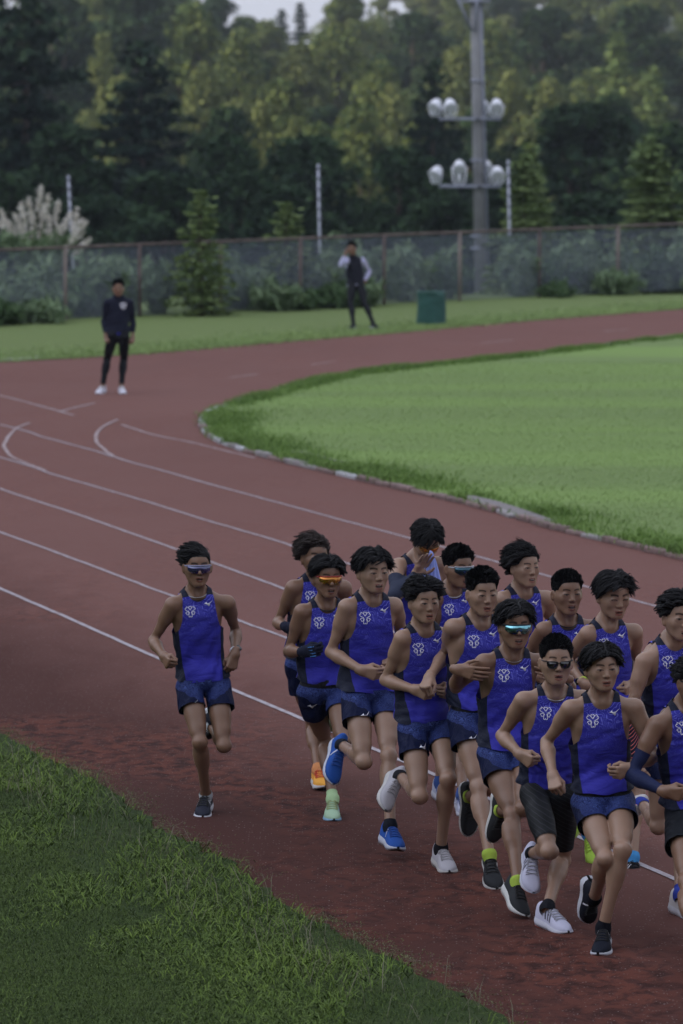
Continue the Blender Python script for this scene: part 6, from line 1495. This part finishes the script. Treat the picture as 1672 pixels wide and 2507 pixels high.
 dict(id='coachA', seed=21, D=70.2, s=.98, yaw=4, lean=0, far=True, label='man standing on the track in a dark jacket, black trousers and white shoes', group=None, skin='tan',
      nk=nn(290, 732), pv=nn(290, 822), shR=nn(263, 742), shL=nn(317, 742), top=nn(289, 684), chin=nn(290, 725), face=(4, 2, 0), g=1.0,
      elR=(*nn(255, 786), 1), wrR=(*nn(259, 824), -1), haR=(*nn(262, 836), -1), thR=(1, -.5, 0), elL=(*nn(325, 786), 1), wrL=(*nn(325, 826), -1), haL=(*nn(323, 838), -1), thL=(-1, -.5, 0),
      knR=(*nn(262, 880), -1), anR=(*nn(251, 945), 0), toR=(-20, 5, 0), knL=(*nn(303, 880), -1), anL=(*nn(297, 945), 0), toL=(12, 5, 0),
      hair='crew', shoe='white', singlet=False, jacket='jacket', legs='pants'),
 dict(id='coachB', seed=22, D=90.0, s=.95, yaw=10, lean=0, far=True, label='man on the far grass raising a hand to his face, black vest over pale sleeves', group=None, skin='tan',
      nk=nn(868, 633), pv=nn(872, 698), shR=nn(850, 638), shL=nn(888, 638), top=nn(860, 592), chin=nn(862, 623), face=(-8, 2, 0), g=1.0,
      elR=(*nn(834, 650), -1), wrR=(*nn(847, 618), -1), haR=(*nn(853, 608), 1), thR=(1, 0, 0), hpR='loose', elL=(*nn(904, 665), 1), wrL=(*nn(893, 690), -1), haL=(*nn(884, 697), 1), thL=(-1, 0, 0),
      knR=(*nn(858, 745), -1), anR=(*nn(865, 792), 0), toR=(-15, 5, 0), knL=(*nn(893, 745), -1), anL=(*nn(914, 792), 0), toL=(30, 5, 0),
      hair='crew', shoe='black', singlet=False, jacket='vest', legs='pants'),
]
for S in PEOPLE:
    if ONLY and S['id'] not in ONLY: continue
    build_person(S)
# the wiped runner's singlet, pulled up to his face: a stretched flap of its pale inner side
def shirt_flap():
    S = [p for p in PEOPLE if p['id'] == 'wiping'][0]
    if '_j' not in S: return
    J = S['_j']; T = S['_T']; O = S['_base']; root = S['_root']
    so = [o for o in root.children if o.name.startswith('singlet')][0]
    apex = J['WR']+nrm(J['A'][1])*0
    Yd = C_ = None
    a0 = at_depth(*c3(478, 272), J['WR'][1]-.06); a1 = at_depth(*c3(500, 290), J['WR'][1]-.02)
    b0 = T.pt(.145, .02, -.30); b1 = T.pt(-.15, .02, -.30); rows = []
    n, m = 18, 22
    for i in range(n):
        v = i/(n-1); row = []
        l = at_depth(*c3(478-130*v, 272+420*v), J['WR'][1]-.06+v*.06); r_ = at_depth(*c3(495+95*v**.8, 285+340*v), J['WR'][1]-.02+v*.10)
        for j in range(m):
            u = j/(m-1); p = l*(1-u)+r_*u
            p = p-T.FC*(-.035*math.sin(u*math.pi)*v)+T.FC*.008*math.sin(u*26+3*math.sin(v*3))*v; row.append(p-O)
        rows.append(row)
    mb = MB(); mb.grid(rows); G = np.array(rows).reshape(-1, 3)
    o = mb.obj('raised_hem', MT['inner'], so, True, {'rest': G}); md = o.modifiers.new('t', 'SOLIDIFY'); md.thickness = .003
    mb = MB(); rows = [[p*1.0+T.FC*.004 for p in (np.array(rows[i][-1]), np.array(rows[i][-1])*.8+np.array(rows[i][-4])*.2)] for i in range(n)]
    mb.grid(rows); G = np.array(rows).reshape(-1, 3); o2 = mb.obj('hem_edge', MT['singlet'], so, True, {'rest': np.tile([0, 0, -.2], (len(G), 1))}); md = o2.modifiers.new('t', 'SOLIDIFY'); md.thickness = .004
shirt_flap()
